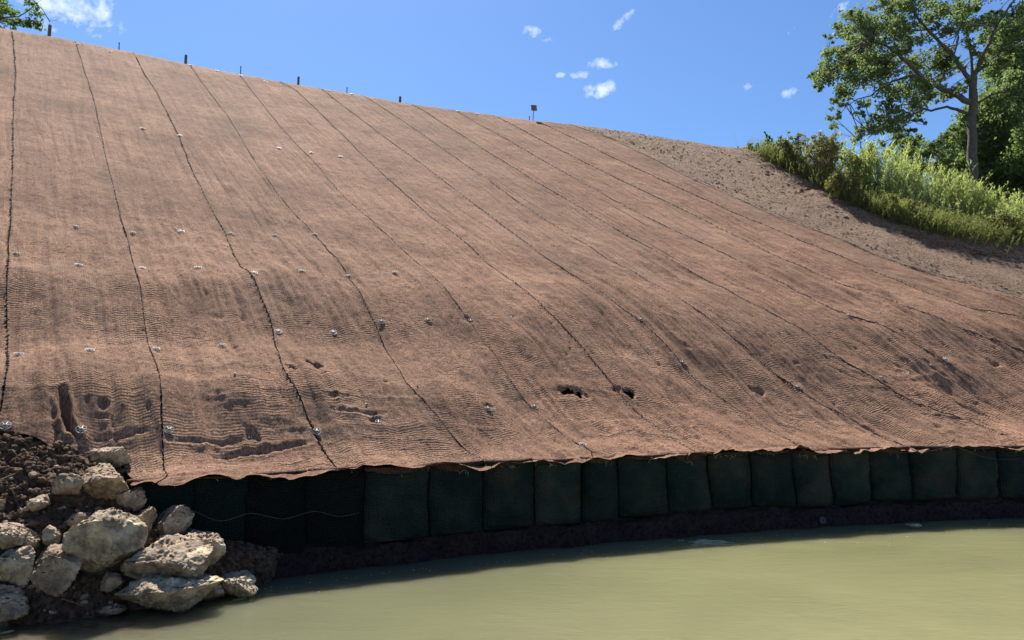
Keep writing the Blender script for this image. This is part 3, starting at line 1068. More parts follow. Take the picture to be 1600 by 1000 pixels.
# soil ledge at the wall's foot, wrapped edge dropping into the water
uu = np.arange(-5.6, 19, 0.022)
tt = np.linspace(0, 1, 46)
Uu, T = np.meshgrid(uu, tt)
wb = np.interp(Uu, [-6, -4.6, -3, -1.2, 2, 6, 12], [.30, .32, .36, .40, .42, .44, .44])
bench = np.clip(T / 0.55, 0, 1)
dropf = np.clip((T - 0.55) / 0.45, 0, 1)
off = 0.0 - 0.36 * bench - 0.13 * dropf + 0.05 * fbm(Uu * .8, 0, 0, 163, 3)
zz = wb + .02 - 0.13 * bench ** 1.3 - (wb + .10) * dropf ** (1.1 + .5 * noise(Uu * .6, 0, 0, 175))
rough_ = 0.05 * fbm(Uu * 1.7, T * 3, 0, 165, 3) + 0.030 * fbm(Uu * 5, T * 6, 0, 167, 4, .6) + 0.012 * fbm(Uu * 17, T * 19, 0, 171, 3)
step = 0.02 * np.sin(T * 26 + 2 * noise(Uu * .7, 0, 0, 173)) * dropf
P = np.stack([Uu, Yw(Uu) + 0.06 + off - rough_ - step, zz + rough_ * .8], -1)
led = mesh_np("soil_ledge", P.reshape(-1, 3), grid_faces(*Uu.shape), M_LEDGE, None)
tag(led, kind="structure")

# ------------------------------------------------------------------ soil bank and boulders at the left
from mathutils.bvhtree import BVHTree
front_px = [(-260, 985), (-100, 980), (0, 976), (60, 976), (120, 968), (185, 957), (240, 948), (300, 944), (350, 932), (405, 912), (430, 905)]
FR = np.array([list(at_z(x, y, 0.0)) for x, y in front_px])
bk = []
for (x, y) in [(-260, 640), (-100, 664), (0, 678), (60, 688), (120, 694), (180, 696)]:
    u_, s_ = solve(x, y, z_plain)
    p = surf(u_, s_ + 0.12)
    bk.append([p[0], p[1], p[2] - 0.10])
for du, z in ((0.02, 1.20), (.35, .95), (.85, .62), (1.35, .42), (1.9, .25)):
    u_ = WALL_L + du
    bk.append([u_, float(Yw(u_)) + .02, z])
BK = np.array(bk)


def resample(A, n_):
    d = np.concatenate([[0], np.cumsum(np.linalg.norm(np.diff(A, axis=0), axis=1))])
    t = np.linspace(0, d[-1], n_)
    return np.stack([np.interp(t, d, A[:, j]) for j in range(3)], 1)


na, nb_ = 460, 230
tF, tB = np.linspace(0, 1, len(FR)), np.linspace(0, 1, len(BK))
ta = np.linspace(0, 1, na)
Fr = np.stack([np.interp(ta, tF, FR[:, j]) for j in range(3)], 1)
Bk = np.stack([np.interp(ta, tB, BK[:, j]) for j in range(3)], 1)
tb = np.linspace(-0.16, 1, nb_)
Pm = Fr[None] + (Bk - Fr)[None] * tb[:, None, None]
Xm, Ym, Zm = Pm[..., 0], Pm[..., 1], Pm[..., 2]
hump = np.sin(np.pi * np.clip(tb, 0, 1) ** .8)[:, None] * 0.27
cl = 0.06 * fbm(Xm * 2.2, Ym * 2.2, Zm * 2.2, 191, 3) + 0.065 * np.abs(fbm(Xm * 7, Ym * 7, Zm * 7, 193, 3, .6)) + 0.018 * fbm(Xm * 24, Ym * 24, Zm * 24, 197, 3, .65)
amp = smooth(-.16, .12, tb)[:, None]
nrm = np.array([0.05, -0.72, 0.69])
Pm = Pm + (cl * (0.35 + .65 * amp) + hump)[..., None] * nrm
bank = mesh_np("soil_bank", Pm.reshape(-1, 3), grid_faces(nb_, na), M_DAMP, None)
tag(bank, kind="structure")
bvh = BVHTree.FromPolygons([tuple(v) for v in Pm[::3, ::3].reshape(-1, 3)], [tuple(int(q) for q in f_) for f_ in grid_faces(*Pm[::3, ::3].shape[:2])])

M_STONES = [stone_material("limestone", (.98, .91, .79), .9), stone_material("limestone_clean", (1.0, .95, .84), .65), stone_material("limestone_muddy", (.85, .75, .62), 1.0)]
# cx, cy, w, h (photo pixels), depth factor, material, cuts, striation, roll, label
ROCKS = [
    (168, 711, 68, 40, .8, 0, 9, 0, 4, "flat pale boulder tucked under the blanket's edge, topmost of the pile"),
    (162, 751, 82, 60, .8, 2, 10, 0, -6, "rounded boulder with soil on top, just below the topmost slab"),
    (103, 760, 54, 40, .8, 2, 9, 0, 3, "small boulder with soil cap left of the rounded upper boulder"),
    (63, 785, 42, 30, .8, 0, 8, 0, 24, "small slanted stone lying on loose soil at upper left of the pile"),
    (200, 777, 60, 44, .8, 2, 8, 0, -24, "brown wedge stone against the left end of the green wall"),
    (154, 843, 122, 118, .85, 1, 13, 0, 8, "largest pale blocky boulder with a smooth front face, centre of pile"),
    (226, 815, 42, 46, .8, 2, 8, 0, 0, "brown stone between the largest boulder and the wall"),
    (266, 819, 74, 58, .8, 0, 10, 0, 14, "pale pointed boulder leaning on the wall, highest at the right side"),
    (318, 856, 84, 56, .8, 0, 11, 0, -20, "angular boulder against the wall, rightmost of the middle row"),
    (268, 876, 120, 72, .8, 0, 11, 0, 4, "broad domed boulder above the long striped boulder at the water"),
    (274, 922, 154, 74, .75, 1, 10, 1, 8, "long grey boulder with slanting grooves at the water's edge"),
    (363, 910, 88, 44, .8, 1, 9, 0, -4, "low pale boulder at the water, rightmost of the pile"),
    (16, 838, 62, 42, .8, 0, 9, 0, 8, "pale boulder at the left photo edge beneath a thin twig"),
    (20, 884, 74, 66, .8, 1, 9, 0, -10, "pale brown angular boulder at left photo edge, middle of three"),
    (88, 887, 84, 82, .7, 2, 9, 0, -32, "grey brown slab leaning left of and below the largest boulder"),
    (83, 838, 32, 36, .8, 1, 8, 0, 30, "small pale jagged stone at the left shoulder of the largest boulder"),
    (45, 846, 32, 30, .8, 0, 8, 0, 36, "small stone wedged right of the pale left edge boulder"),
    (14, 940, 76, 68, .8, 0, 10, 0, -14, "knobbly pale boulder at lower left photo edge near the water"),
    (172, 912, 40, 36, .8, 2, 8, 0, 0, "half buried dark stone in shade under the largest boulder"),
    (176, 951, 50, 20, .9, 0, 8, 0, 8, "flat wet stone at the waterline left of the grooved boulder"),
    (2, 974, 26, 18, .8, 2, 8, 0, 0, "small dark wet stone at the bottom left corner"),
    (0, 790, 24, 28, .8, 2, 8, 0, 0, "small brown stone in loose soil at the left photo edge"),
    (262, 843, 30, 22, .8, 2, 8, 0, 0, "small dark stone filling the gap under the pointed boulder"),
    (330, 925, 46, 36, .8, 2, 9, 0, 0, "muddy stone between the grooved boulder and the rightmost low boulder"),
    (120, 812, 36, 22, .8, 2, 8, 0, 0, "soil covered stone just above left of the largest boulder"),
    (1426, 821, 24, 9, .9, 1, 8, 0, 0, "small white stone breaking the water before the right part of the wall"),
]


PLANES = {5: [(.12, -1, -.22, .50), (.85, -.45, .15, .62), (-.9, -.3, .2, .68), (.05, -.25, 1, .62), (.3, -.3, -1, .62)],
          1: [(0, -.3, 1, .5), (.1, -1, -.5, .55)], 0: [(0, -.2, 1, .45), (0, -1, -.4, .55)], 4: [(.3, -1, .1, .5), (-.7, -.2, .7, .45)],
          10: [(.2, -1, -.2, .72)], 9: [(.1, -.8, .7, .6)], 7: [(.7, -.7, .1, .5), (-.6, -.3, .8, .5)], 8: [(.5, -.8, .3, .5), (-.3, -.2, 1, .5)],
          11: [(0, -1, -.2, .5), (0, -.3, 1, .55)], 14: [(.2, -1, .35, .4)], 13: [(.6, -.8, -.1, .5), (-.3, -.3, 1, .6)], 2: [(0, -1, -.1, .5)]}


def rock(spec, idx):
    cx, cy, w, h, df, mi, cuts, stri, roll, label = spec
    rg = random.Random(900 + idx)
    r = Vector(ray(cx, cy + h * .18)).normalized()
    hit = bvh.ray_cast(Vector((0, 0, HC)), r)[0]
    if cx > 1000 or hit is None:
        hit = at_z(cx, cy + h * .5, 0.0)
    d = hit.y
    sc = d / F
    W, H = w * sc / 2, h * sc / 2
    dep = max(W, H) * df
    if cx > 1000:
        dep = W * .6
    c_ = at_d(cx, cy, d - dep * .35 + (0.15 if cy < 730 else 0))
    bm = bmesh.new()
    bmesh.ops.create_icosphere(bm, subdivisions=6 if w > 55 else 5, radius=1)
    v = np.array([x.co[:] for x in bm.verts])
    f_ = np.array([[q.index for q in fa.verts] for fa in bm.faces])
    bm.free()
    for k in range(cuts):
        n_ = np.array([rg.gauss(0, 1), rg.gauss(0, 1), rg.gauss(0, .8)])
        n_ /= np.linalg.norm(n_)
        cc = rg.uniform(.48, .76)
        dd = np.clip(v @ n_ - cc, 0, None)
        v = v - n_[None] * dd[:, None] * .93
    for pl in PLANES.get(idx, ()):
        n_ = np.array(pl[:3], float)
        n_ /= np.linalg.norm(n_)
        v = v - n_[None] * np.clip(v @ n_ - pl[3], 0, None)[:, None] * .97
    v = v / np.abs(v).max(0)[None]
    o3 = idx * 13.7
    nn = v / np.linalg.norm(v, axis=1)[:, None]
    v = v * np.array([W, dep, H])[None]
    sz = (W + H) / 2
    q = v / sz
    hgt = .045 * fbm(q[:, 0] * 1.6 + o3, q[:, 1] * 1.6, q[:, 2] * 1.6, 201, 3) - .055 * np.abs(fbm(q[:, 0] * 3.4 + o3, q[:, 1] * 3.4, q[:, 2] * 3.4, 207, 4, .55))
    hgt = hgt * sz
    hgt += .013 * fbm(v[:, 0] * 16 + o3, v[:, 1] * 16, v[:, 2] * 16, 211, 4, .65) - .016 * smooth(.86, .99, 1 - np.abs(fbm(v[:, 0] * 5 + o3, v[:, 1] * 5, v[:, 2] * 5, 213, 2)))
    if stri:
        ph = (q[:, 2] * 1.0 - q[:, 0] * .75 + .2 * noise(q[:, 0] * 2, q[:, 2] * 2, 0, 3)) * 11
        hgt += .022 * (np.abs(np.sin(ph)) ** .6 - .6) * (.4 + .6 * smooth(-.3, .4, noise(q[:, 0] * 1.4, q[:, 2] * 1.4, 4, 8)))
    v = v + nn * hgt[:, None]
    a = R(roll)
    rot = np.array([[math.cos(a), 0, -math.sin(a)], [0, 1, 0], [math.sin(a), 0, math.cos(a)]])
    rz = R(rg.uniform(-12, 12))
    rot2 = np.array([[math.cos(rz), -math.sin(rz), 0], [math.sin(rz), math.cos(rz), 0], [0, 0, 1]])
    v = v @ rot.T @ rot2.T
    # fit the outline again after the roll
    v[:, 0] *= W / np.abs(v[:, 0]).max()
    v[:, 2] *= H / np.abs(v[:, 2]).max()
    o = mesh_np("boulder" if w > 45 else "stone", v, f_, M_STONES[mi], None)
    o.location = c_
    tag(o, label, "boulder" if w > 45 else "stone", "boulders piled at the wall's left end" if cx < 1000 else None)
    return o


rock_objs = [rock(sp_, i) for i, sp_ in enumerate(ROCKS)]

# loose clods of soil over the bank and between the boulders
rc = random.Random(77)
allv, allf, nn_ = [], [], 0
bmc = bmesh.new()
bmesh.ops.create_icosphere(bmc, subdivisions=2, radius=1)
cv = np.array([x.co[:] for x in bmc.verts])
cf = np.array([[q.index for q in fa.verts] for fa in bmc.faces])
bmc.free()
for i in range(5200):
    ia, ib = rc.randrange(60, na - 10), int(nb_ * (0.12 + .88 * rc.random()))
    p = Pm[min(ib, nb_ - 1), ia]
    if p[2] < 0.03:
        continue
    rr = rc.uniform(.008, .026) if rc.random() < .88 else rc.uniform(.03, .06)
    vv = cv * (1 + .35 * noise(cv[:, 0] * 2 + i, cv[:, 1] * 2, cv[:, 2] * 2, 5))[:, None] * rr * np.array([1, 1, .8])
    allv.append(vv + p + np.array([0, -rr * .3, rr * .3]))
    allf.append(cf + nn_)
    nn_ += len(cv)
for ri, ro in enumerate(rock_objs[:-1]):
    me_ = ro.data
    nvv = len(me_.vertices)
    co_ = np.empty(nvv * 3, np.float32)
    no_ = np.empty(nvv * 3, np.float32)
    me_.vertices.foreach_get("co", co_)
    me_.vertices.foreach_get("normal", no_)
    co_, no_ = co_.reshape(-1, 3), no_.reshape(-1, 3)
    up_ = np.nonzero(no_[:, 2] > .72)[0]
    lev = fbm(co_[up_, 0] * 5 + ri, co_[up_, 1] * 5, 0, 401, 2)
    up_ = up_[lev > (.05 if ri not in (1, 2, 4, 6, 22, 23, 24) else -.5)]
    if len(up_) == 0:
        continue
    for q_ in range(min(70, len(up_) // 12)):
        p = co_[rc.choice(list(up_))] + np.array(ro.location)
        rr = rc.uniform(.006, .016)
        vv = cv * (1 + .35 * noise(cv[:, 0] * 2 + q_, cv[:, 1] * 2, cv[:, 2] * 2, 5))[:, None] * rr * np.array([1.3, 1.3, .4])
        allv.append(vv + p)
        allf.append(cf + nn_)
        nn_ += len(cv)
o = mesh_np("soil_clods", np.concatenate(allv), np.concatenate(allf), M_DAMP, None, smooth_shade=False)
tag(o, "loose dark brown clods of soil scattered over the bank among the boulders", "soil", kind="stuff")

# broken rubble between the boulders
allv, allf, nn_ = [], [], 0
for i in range(170):
    ia, ib = rc.randrange(90, 330), int(nb_ * (0.14 + .7 * rc.random()))
    p = Pm[min(ib, nb_ - 1), ia]
    if p[2] < 0.0:
        continue
    rr = rc.uniform(.018, .05) if i % 9 else rc.uniform(.05, .085)
    vv = cv.copy()
    for _ in range(5):
        n_ = np.array([rc.gauss(0, 1), rc.gauss(0, 1), rc.gauss(0, 1)])
        n_ /= np.linalg.norm(n_)
        vv = vv - n_[None] * np.clip(vv @ n_ - rc.uniform(.4, .7), 0, None)[:, None]
    allv.append(vv * rr * np.array([1.2, 1, .8]) + p + np.array([0, -rr * .4, rr * .4]))
    allf.append(cf + nn_)
    nn_ += len(cv)
o = mesh_np("stone_rubble", np.concatenate(allv), np.concatenate(allf), M_STONES[2], None, smooth_shade=False)
tag(o, "small broken stones and rubble in the soil between the boulders", "rubble", kind="stuff")

# churned clods along the edge of the weeds and over the bare soil
allv, allf, nn_ = [], [], 0
for i in range(4600):
    if i < 2400:
        t = rc.random() * (len(BANK) - 1)
        j = int(t)
        u = BANK[j][0] + (BANK[j + 1][0] - BANK[j][0]) * (t - j) - abs(rc.gauss(0, .7)) * .7
        s = BANK[j][1] + (BANK[j + 1][1] - BANK[j][1]) * (t - j) - abs(rc.gauss(0, .7)) * .7
        rr = rc.uniform(.025, .08)
    else:
        s = rc.uniform(4, 17.5)
        u = rc.uniform(float(seam_u(12, s)) + .1, 23.5)
        rr = rc.uniform(.012, .03)
    if s > float(crest(u)) + .2 or float(veg_mask(np.array([u]), np.array([s]))[0]) > 0.1:
        continue
    p = surf(u, s, .03)
    vv = cv * (1 + .35 * noise(cv[:, 0] * 2 + i, cv[:, 1] * 2, cv[:, 2] * 2, 5))[:, None] * rr * np.array([1.3, 1.1, .45])
    allv.append(vv + p)
    allf.append(cf + nn_)
    nn_ += len(cv)
o = mesh_np("soil_clods", np.concatenate(allv), np.concatenate(allf), M_SOIL, None, smooth_shade=False)
tag(o, "grey brown clods strewn over the bare soil below the weeds", "soil", kind="stuff")

# ------------------------------------------------------------------ anchor plates
ANCH = [(8, 667), (24, 397), (30, 543), (140, 553), (123, 411), (222, 417), (243, 550), (347, 544), (283, 363), (207, 361), (117, 356), (309, 421), (397, 430), (127, 670),
        (264, 675), (392, 674), (495, 671), (435, 519), (521, 516), (361, 366), (430, 366), (492, 367), (472, 426), (545, 429), (592, 654), (596, 502), (669, 502), (736, 500),
        (763, 639), (223, 202), (281, 213), (436, 232), (486, 239), (532, 245), (617, 428), (835, 629), (1067, 567), (1247, 603), (1378, 597), (1478, 566), (1420, 580),
        (1327, 492), (1375, 488), (910, 700), (799, 491), (1002, 502), (122, 69), (172, 81), (298, 101), (339, 110), (376, 118), (415, 127), (514, 142), (550, 147), (716, 173), (745, 178)]
DARK = {(24, 397), (392, 674), (347, 544), (736, 500), (669, 502), (596, 502), (799, 491), (430, 366), (492, 367), (1002, 502), (545, 429), (472, 426), (617, 428),
        (1067, 567), (1378, 597), (1327, 492), (1375, 488), (835, 629), (1420, 580), (361, 366), (207, 361), (117, 356), (1247, 603), (763, 639)}


def plate_meshes():
    mb = MB()
    seg = 24
    for (r0, r1) in ((.078, .0055), (.040, .0035)):
        pts = [(math.cos(2 * math.pi * k / seg) * r0, math.sin(2 * math.pi * k / seg) * r0, .006) for k in range(seg + 1)]
        mb.tube(pts, [r1] * (seg + 1), 5, cap=False)
    for k in range(6):
        a = k * math.pi / 3
        mb.tube([(math.cos(a) * .018, math.sin(a) * .018, .008), (math.cos(a) * .080, math.sin(a) * .080, .006)], [.0060, .0048], 5)
    hub = MB()
    hub.tube([(0, 0, 0), (0, 0, .016)], [.020, .016], 10)
    hub.tube([(0, 0, .014), (.01, 0, .035)], [.005, .004], 6)
    return mb, hub


_pm, _hm = plate_meshes()
plate_src = {}
for nm, mt in (("w", M_WHITE), ("d", plain("grey_plastic", (0.22, .20, .18), .6))):
    o = _pm.build("anchor_plate", mt, None, True)
    hb = _hm.build("hub", M_DARKPL, None, True)
    plate_src[nm] = (o, hb)
info = []
for (x, y) in ANCH:
    u, s = solve(x, y, z_prof)
    k = sum(1 for q in range(13) if float(seam_u(q, s)) < u)          # number of seams left of it
    info.append((x, y, u, s, k))
order = {}
for it in info:
    order.setdefault(it[4], []).append(it)
STN = ["leftmost", "second", "third", "fourth", "fifth", "sixth", "seventh", "eighth", "ninth", "tenth", "eleventh", "twelfth", "thirteenth", "rightmost"]
used = set()
for k, lst in order.items():
    lst.sort(key=lambda t: t[3])
    for j, (x, y, u, s, _) in enumerate(lst):
        key = "d" if (x, y) in DARK else "w"
        so, sh = plate_src[key]
        if key in used:
            o, hb = so.copy(), sh.copy()
            COL.objects.link(o)
            COL.objects.link(hb)
        else:
            o, hb = so, sh
            used.add(key)
        hb.parent = o
        z = float(relief(np.array([[u]]), np.array([[s]]))[0, 0])
        n_ = Vector(surf_n(u, s))
        if s < 3 or True:
            n_ = (n_ + Vector((0, -.10 * random.random(), 0))).normalized()
        o.location = Vector(surf(u, s, z + .006)) + n_ * .008
        o.rotation_euler = (n_.to_track_quat('Z', 'Y') @ Matrix.Rotation(random.uniform(0, 1), 3, 'Z').to_quaternion()).to_euler()
        sc = 0.88 + 0.010 * s
        o.scale = (sc, sc, sc)
        word = "grey" if key == "d" else "white"
        pos = "lowest" if j == 0 else ("topmost" if j == len(lst) - 1 and j > 0 else f"{NUMW[j]} up")
        if len(lst) == 1:
            tag(o, f"{word} spoked anchor plate, the only one on the {STN[k]} blanket strip from the left", "anchor plate", "anchor plates pinned on the blankets")
        else:
            tag(o, f"{word} spoked anchor plate, {pos} on the {STN[k]} blanket strip from the left", "anchor plate", "anchor plates pinned on the blankets")

# ------------------------------------------------------------------ posts, stakes and the sign on the crest
def crest_at(px, py, back=0.35):
    u, s = solve(px, py, z_plain)
    for _ in range(4):
        s = float(crest(u)) + back
        # keep the picture column
        r = ray(px, py)
        r = r / r[1]
        for _ in range(10):
            u = r[0] * (float(Yw(u)) + s) - DX * s
    return Vector(surf(u, s)), float(Yw(u)) + s


for (px, pt, pb, wpx, lab) in [(77, 39, 53, 5.2, "tallest dark wooden post top on the crest, beside the leafy tree at upper left"),
                               (290, 86, 95, 4.6, "dark wooden post top on the crest, second from the left"),
                               (466, 120, 128, 3.8, "dark wooden post top on the crest, third from the left"),
                               (625, 151, 155, 4.0, "lowest stub of a dark post, barely above the crest")]:
    p, d = crest_at(px, pb)
    ztop = at_d(px, pt, d).z
    w = wpx * d / F / 2
    e = empty("fence_post", (p.x, p.y, p.z - .3))
    mb = MB()
    hgt = ztop - (p.z - .3)
    mb.tube([(p.x, p.y, p.z - .3), (p.x + .01, p.y, ztop - .02), (p.x + .01, p.y, ztop)], [w, w * .97, w * .8], 8)
    mb.build("post", M_POST, e)
    mb = MB()
    mb.tube([(p.x + .01, p.y, ztop - .002), (p.x + .01, p.y, ztop + .012)], [w * .7, w * .55], 8)
    mb.build("cap", M_DARKPL, e)
    tag(e, lab, "post", "post tops along the crest")
for (px, pt, pb, lab) in [(186, 66, 76, "thin dark stake on the crest between the first two posts"),
                          (376, 103, 112, "thin dark stake on the crest between the second and third posts"),
                          (542, 136, 143, "short thin stake on the crest right of the third post"),
                          (827, 181, 187, "tiny stake at the left foot of the crest sign"),
                          (1155, 228, 236, "thin leaning stake on the crest near the weeds")]:
    p, d = crest_at(px, pb)
    top = at_d(px, pt, d)
    mb = MB()
    lean = -.06 if px > 1100 else .01
    mb.tube([(p.x, p.y, p.z - .15), (top.x + lean, p.y, top.z - .03), (top.x + lean, p.y, top.z)], [.024, .022, .012], 6)
    mb.tube([(top.x + lean - .03, p.y, top.z - .06), (top.x + lean + .03, p.y, top.z - .05)], [.015, .015], 6)
    o = mb.build("stake", M_DARKPL)
    tag(o, lab, "stake", "thin stakes along the crest")
p, d = crest_at(832, 185, .25)
t1, t2 = at_d(834, 173, d), at_d(834, 165, d)
sg = empty("sign_board", p)
mb = MB()
mb.tube([(p.x, p.y, p.z - .2), (t1.x, p.y + .02, t1.z), (t1.x + .01, p.y + .02, t2.z - .02)], [.028] * 3, 6)
mb.build("pole", plain("galvanised", (.35, .36, .38), .5, .3), sg)
mb = MB()
rt = Matrix.Rotation(R(-4), 3, 'Y') @ Matrix.Rotation(R(18), 3, 'Z')
mb.box((t1.x + .01, p.y - .02, (t1.z + t2.z) / 2), (.13, .012, .13), rt)
mb.build("panel", plain("sign_brown", (.17, .125, .07), .7, scale=14, var=.4), sg)
mb = MB()
for dx_, dz_, hx, hz in ((0, .127, .142, .012), (0, -.127, .142, .012), (-.13, 0, .012, .13), (.13, 0, .012, .13)):
    mb.box(Vector((t1.x + .01, p.y - .035, (t1.z + t2.z) / 2)) + rt @ Vector((dx_, 0, dz_)), (hx, .012, hz), rt)
mb.build("border", M_DARKPL, sg)
tag(sg, "small square brown sign on a leaning pole at the middle of the crest", "sign")

# ------------------------------------------------------------------ foliage helpers
def leaf_cloud(centers, radii, per, size, rng, flat=0.7, droop=0.0):
    """leaf quads in tight clumps round each centre; returns verts, faces"""
    cen = []
    for c_, r_, n_ in zip(centers, radii, per):
        k = max(1, int(n_ / 22))
        for _ in range(k):
            dirv = rng.normal(size=3)
            dirv /= np.linalg.norm(dirv)
            sub = np.array(c_) + dirv * r_ * rng.uniform(.15, 1) ** .6 * np.array([1, 1, .85])
            sr = r_ * rng.uniform(.16, .34)
            m_ = int(n_ / k)
            q = rng.normal(size=(m_, 3)) * sr * np.array([1, 1, flat])
            cen.append(sub + q)
    cen = np.concatenate(cen)
    N = len(cen)
    a = rng.normal(size=(N, 3))
    a /= np.linalg.norm(a, axis=1)[:, None]
    b_ = np.cross(a, rng.normal(size=(N, 3)) + np.array([0, 0, .6]))
    b_ /= np.linalg.norm(b_, axis=1)[:, None]
    sz = size * rng.uniform(.6, 1.35, N)[:, None]
    a, b_ = a * sz * .5, b_ * sz * .32
    nrm_ = np.cross(a, b_) * 0
    V = np.stack([cen - a, cen - a * .1 + b_, cen + a, cen - a * .1 - b_], 1).reshape(-1, 3)
    Fc = np.arange(N * 4).reshape(-1, 4)
    return V, Fc


def make_tree(name, label, base, trunk, limbs, blobs, mat_leaf, mat_bark, leaf=.16, dens=1.0, seed=1, group=None, twigs=True, cat="tree"):
    """trunk/limbs: lists of (points, r0, r1); blobs: (Vector, radius)"""
    e = empty(name, base)
    rng = np.random.default_rng(seed)
    rn = random.Random(seed)
    mb = MB()

    def wob(pts, r0, r1, seg=8):
        out, rad = [], []
        n_ = len(pts) - 1
        for i in range(n_):
            for t in (0, .34, .67):
                p_ = Vector(pts[i]).lerp(Vector(pts[i + 1]), t)
                T_ = (i + t) / n_
                rr = r0 + (r1 - r0) * T_
                if i + t > 0:
                    p_ = p_ + Vector((rn.uniform(-1, 1), rn.uniform(-1, 1), rn.uniform(-1, 1))) * rr * .35
                out.append(p_)
                rad.append(rr * rn.uniform(.94, 1.08))
        out.append(Vector(pts[-1]))
        rad.append(r1)
        mb.tube(out, rad, seg)
        return out, rad
    allp = []
    wob(trunk[0], trunk[1], trunk[2], 12)
    mb.build("trunk", mat_bark, e, True)
    mb = MB()
    for pts, r0, r1 in limbs:
        o_, r_ = wob(pts, r0, r1)
        allp += o_[2:]
        # forked side shoots
        for _ in range(3):
            i = rn.randrange(max(1, len(o_) // 3), len(o_))
            q = o_[i]
            dv = Vector((rn.gauss(0, 1), rn.gauss(0, 1), rn.gauss(.2, .6))).normalized()
            L = rn.uniform(.5, 1.3)
            mb.tube([q, q + dv * L * .5 + Vector((0, 0, .05)), q + dv * L], [r_[i] * .5, r_[i] * .32, .012], 5)
            allp.append(q + dv * L * .6)
    if twigs and allp:
        for c_, r_ in blobs:
            q = min(allp, key=lambda t: (t - c_).length_squared)
            if (q - c_).length < 5:
                mid_ = q.lerp(c_, .5) + Vector((rn.gauss(0, .12), rn.gauss(0, .12), rn.gauss(0.05, .12)))
                mb.tube([q, mid_, c_], [.035, .022, .01], 4)
                for _ in range(2):
                    dv = Vector((rn.gauss(0, 1), rn.gauss(0, 1), rn.gauss(0, 1))).normalized() * r_ * .8
                    mb.tube([mid_, mid_.lerp(c_ + dv, .5), c_ + dv], [.014, .010, .006], 3)
    if mb.n:
        mb.build("branches", mat_bark, e, True)
    V, Fc = leaf_cloud([tuple(b_[0]) for b_ in blobs], [b_[1] for b_ in blobs], [max(24, int(dens * 170 * (b_[1] / .85) ** 2)) for b_ in blobs], leaf, rng)
    V = V - np.array(base)
    mesh_np("crown", V, Fc, mat_leaf, e, smooth_shade=False)
    tag(e, label, cat, group)
    return e


L_OAK = leaf_material("oak_leaves", (0.070, 0.100, 0.056), (0.175, 0.22, 0.118), .5)
L_DARK = leaf_material("dark_leaves", (0.062, 0.096, 0.048), (0.155, 0.205, 0.098), .5)  # slightly darker green foliage for the trees around the oak
L_LIGHT = leaf_material("light_leaves", (0.055, 0.095, 0.030), (0.13, 0.19, 0.06), .45)
L_WEED = leaf_material("weed_leaves", (0.16, 0.19, 0.10), (0.34, 0.37, 0.20), .55, .35)
L_BRUSH = leaf_material("brush_leaves", (0.09, 0.095, 0.040), (0.23, 0.225, 0.10), .4)

DO = 45.0


def PX(pts, d=DO, dy=0.0):
    """picture points -> world points at distance d, drifting in depth along the limb"""
    return [at_d(x, y, d + dy * i / max(1, len(pts) - 1)) for i, (x, y) in enumerate(pts)]


def ground_at(px, d):
    # stand on the hillside beneath picture column px at distance d
    X_ = at_d(px, 300, d).x
    best = None
    u, s = 25., 15.
    for _ in range(60):
        s = d - float(Yw(u))
        u = X_ - DX * s
    return Vector((X_, d, float(Zs(u, s))))


gb_ = ground_at(1521, DO)
oak_trunk = ([tuple(gb_ - Vector((0, 0, .3))), at_d(1521, 330, DO), at_d(1521, 240, DO), at_d(1519, 170, DO), at_d(1521, 120, DO)], .34, .22)
LIMB = [([(1517, 160), (1490, 147), (1470, 137), (1445, 120), (1432, 112), (1415, 95), (1400, 82), (1385, 72), (1368, 66), (1352, 68)], .19, .03, -2.5),
        ([(1437, 116), (1415, 120), (1395, 127), (1375, 138), (1360, 150), (1340, 155), (1322, 166)], .09, .02, 2.0),
        ([(1514, 179), (1495, 171), (1480, 167), (1455, 173), (1440, 168), (1420, 163), (1400, 165)], .11, .025, 1.5),
        ([(1445, 170), (1415, 183), (1395, 195), (1370, 205), (1345, 213)], .06, .015, -2.0),
        ([(1519, 127), (1508, 115), (1495, 95), (1488, 85), (1470, 68), (1452, 50), (1440, 35), (1425, 15), (1412, -8)], .15, .04, -1.5),
        ([(1489, 88), (1497, 60), (1495, 30), (1480, 15), (1462, 8)], .08, .03, 2.5),
        ([(1496, 52), (1506, 28), (1518, -6), (1520, -40)], .06, .02, 1.0),
        ([(1458, 46), (1430, 47), (1402, 52), (1380, 50)], .05, .015, -3.0),
        ([(1522, 120), (1530, 98), (1545, 70), (1553, 50), (1565, 25), (1580, 6), (1594, -10)], .14, .05, 1.0),
        ([(1553, 52), (1575, 35), (1600, 18), (1640, -5)], .06, .02, -2.0),
        ([(1527, 112), (1550, 97), (1570, 82), (1605, 62)], .09, .03, 3.0),
        ([(1527, 162), (1545, 150), (1560, 145), (1580, 143)], .08, .02, -2.0),
        ([(1412, 95), (1380, 98), (1345, 105), (1310, 118)], .05, .015, 1.0),
        ([(1520, 122), (1518, 90), (1512, 55), (1500, 10), (1495, -40)], .10, .04, 0.5)]
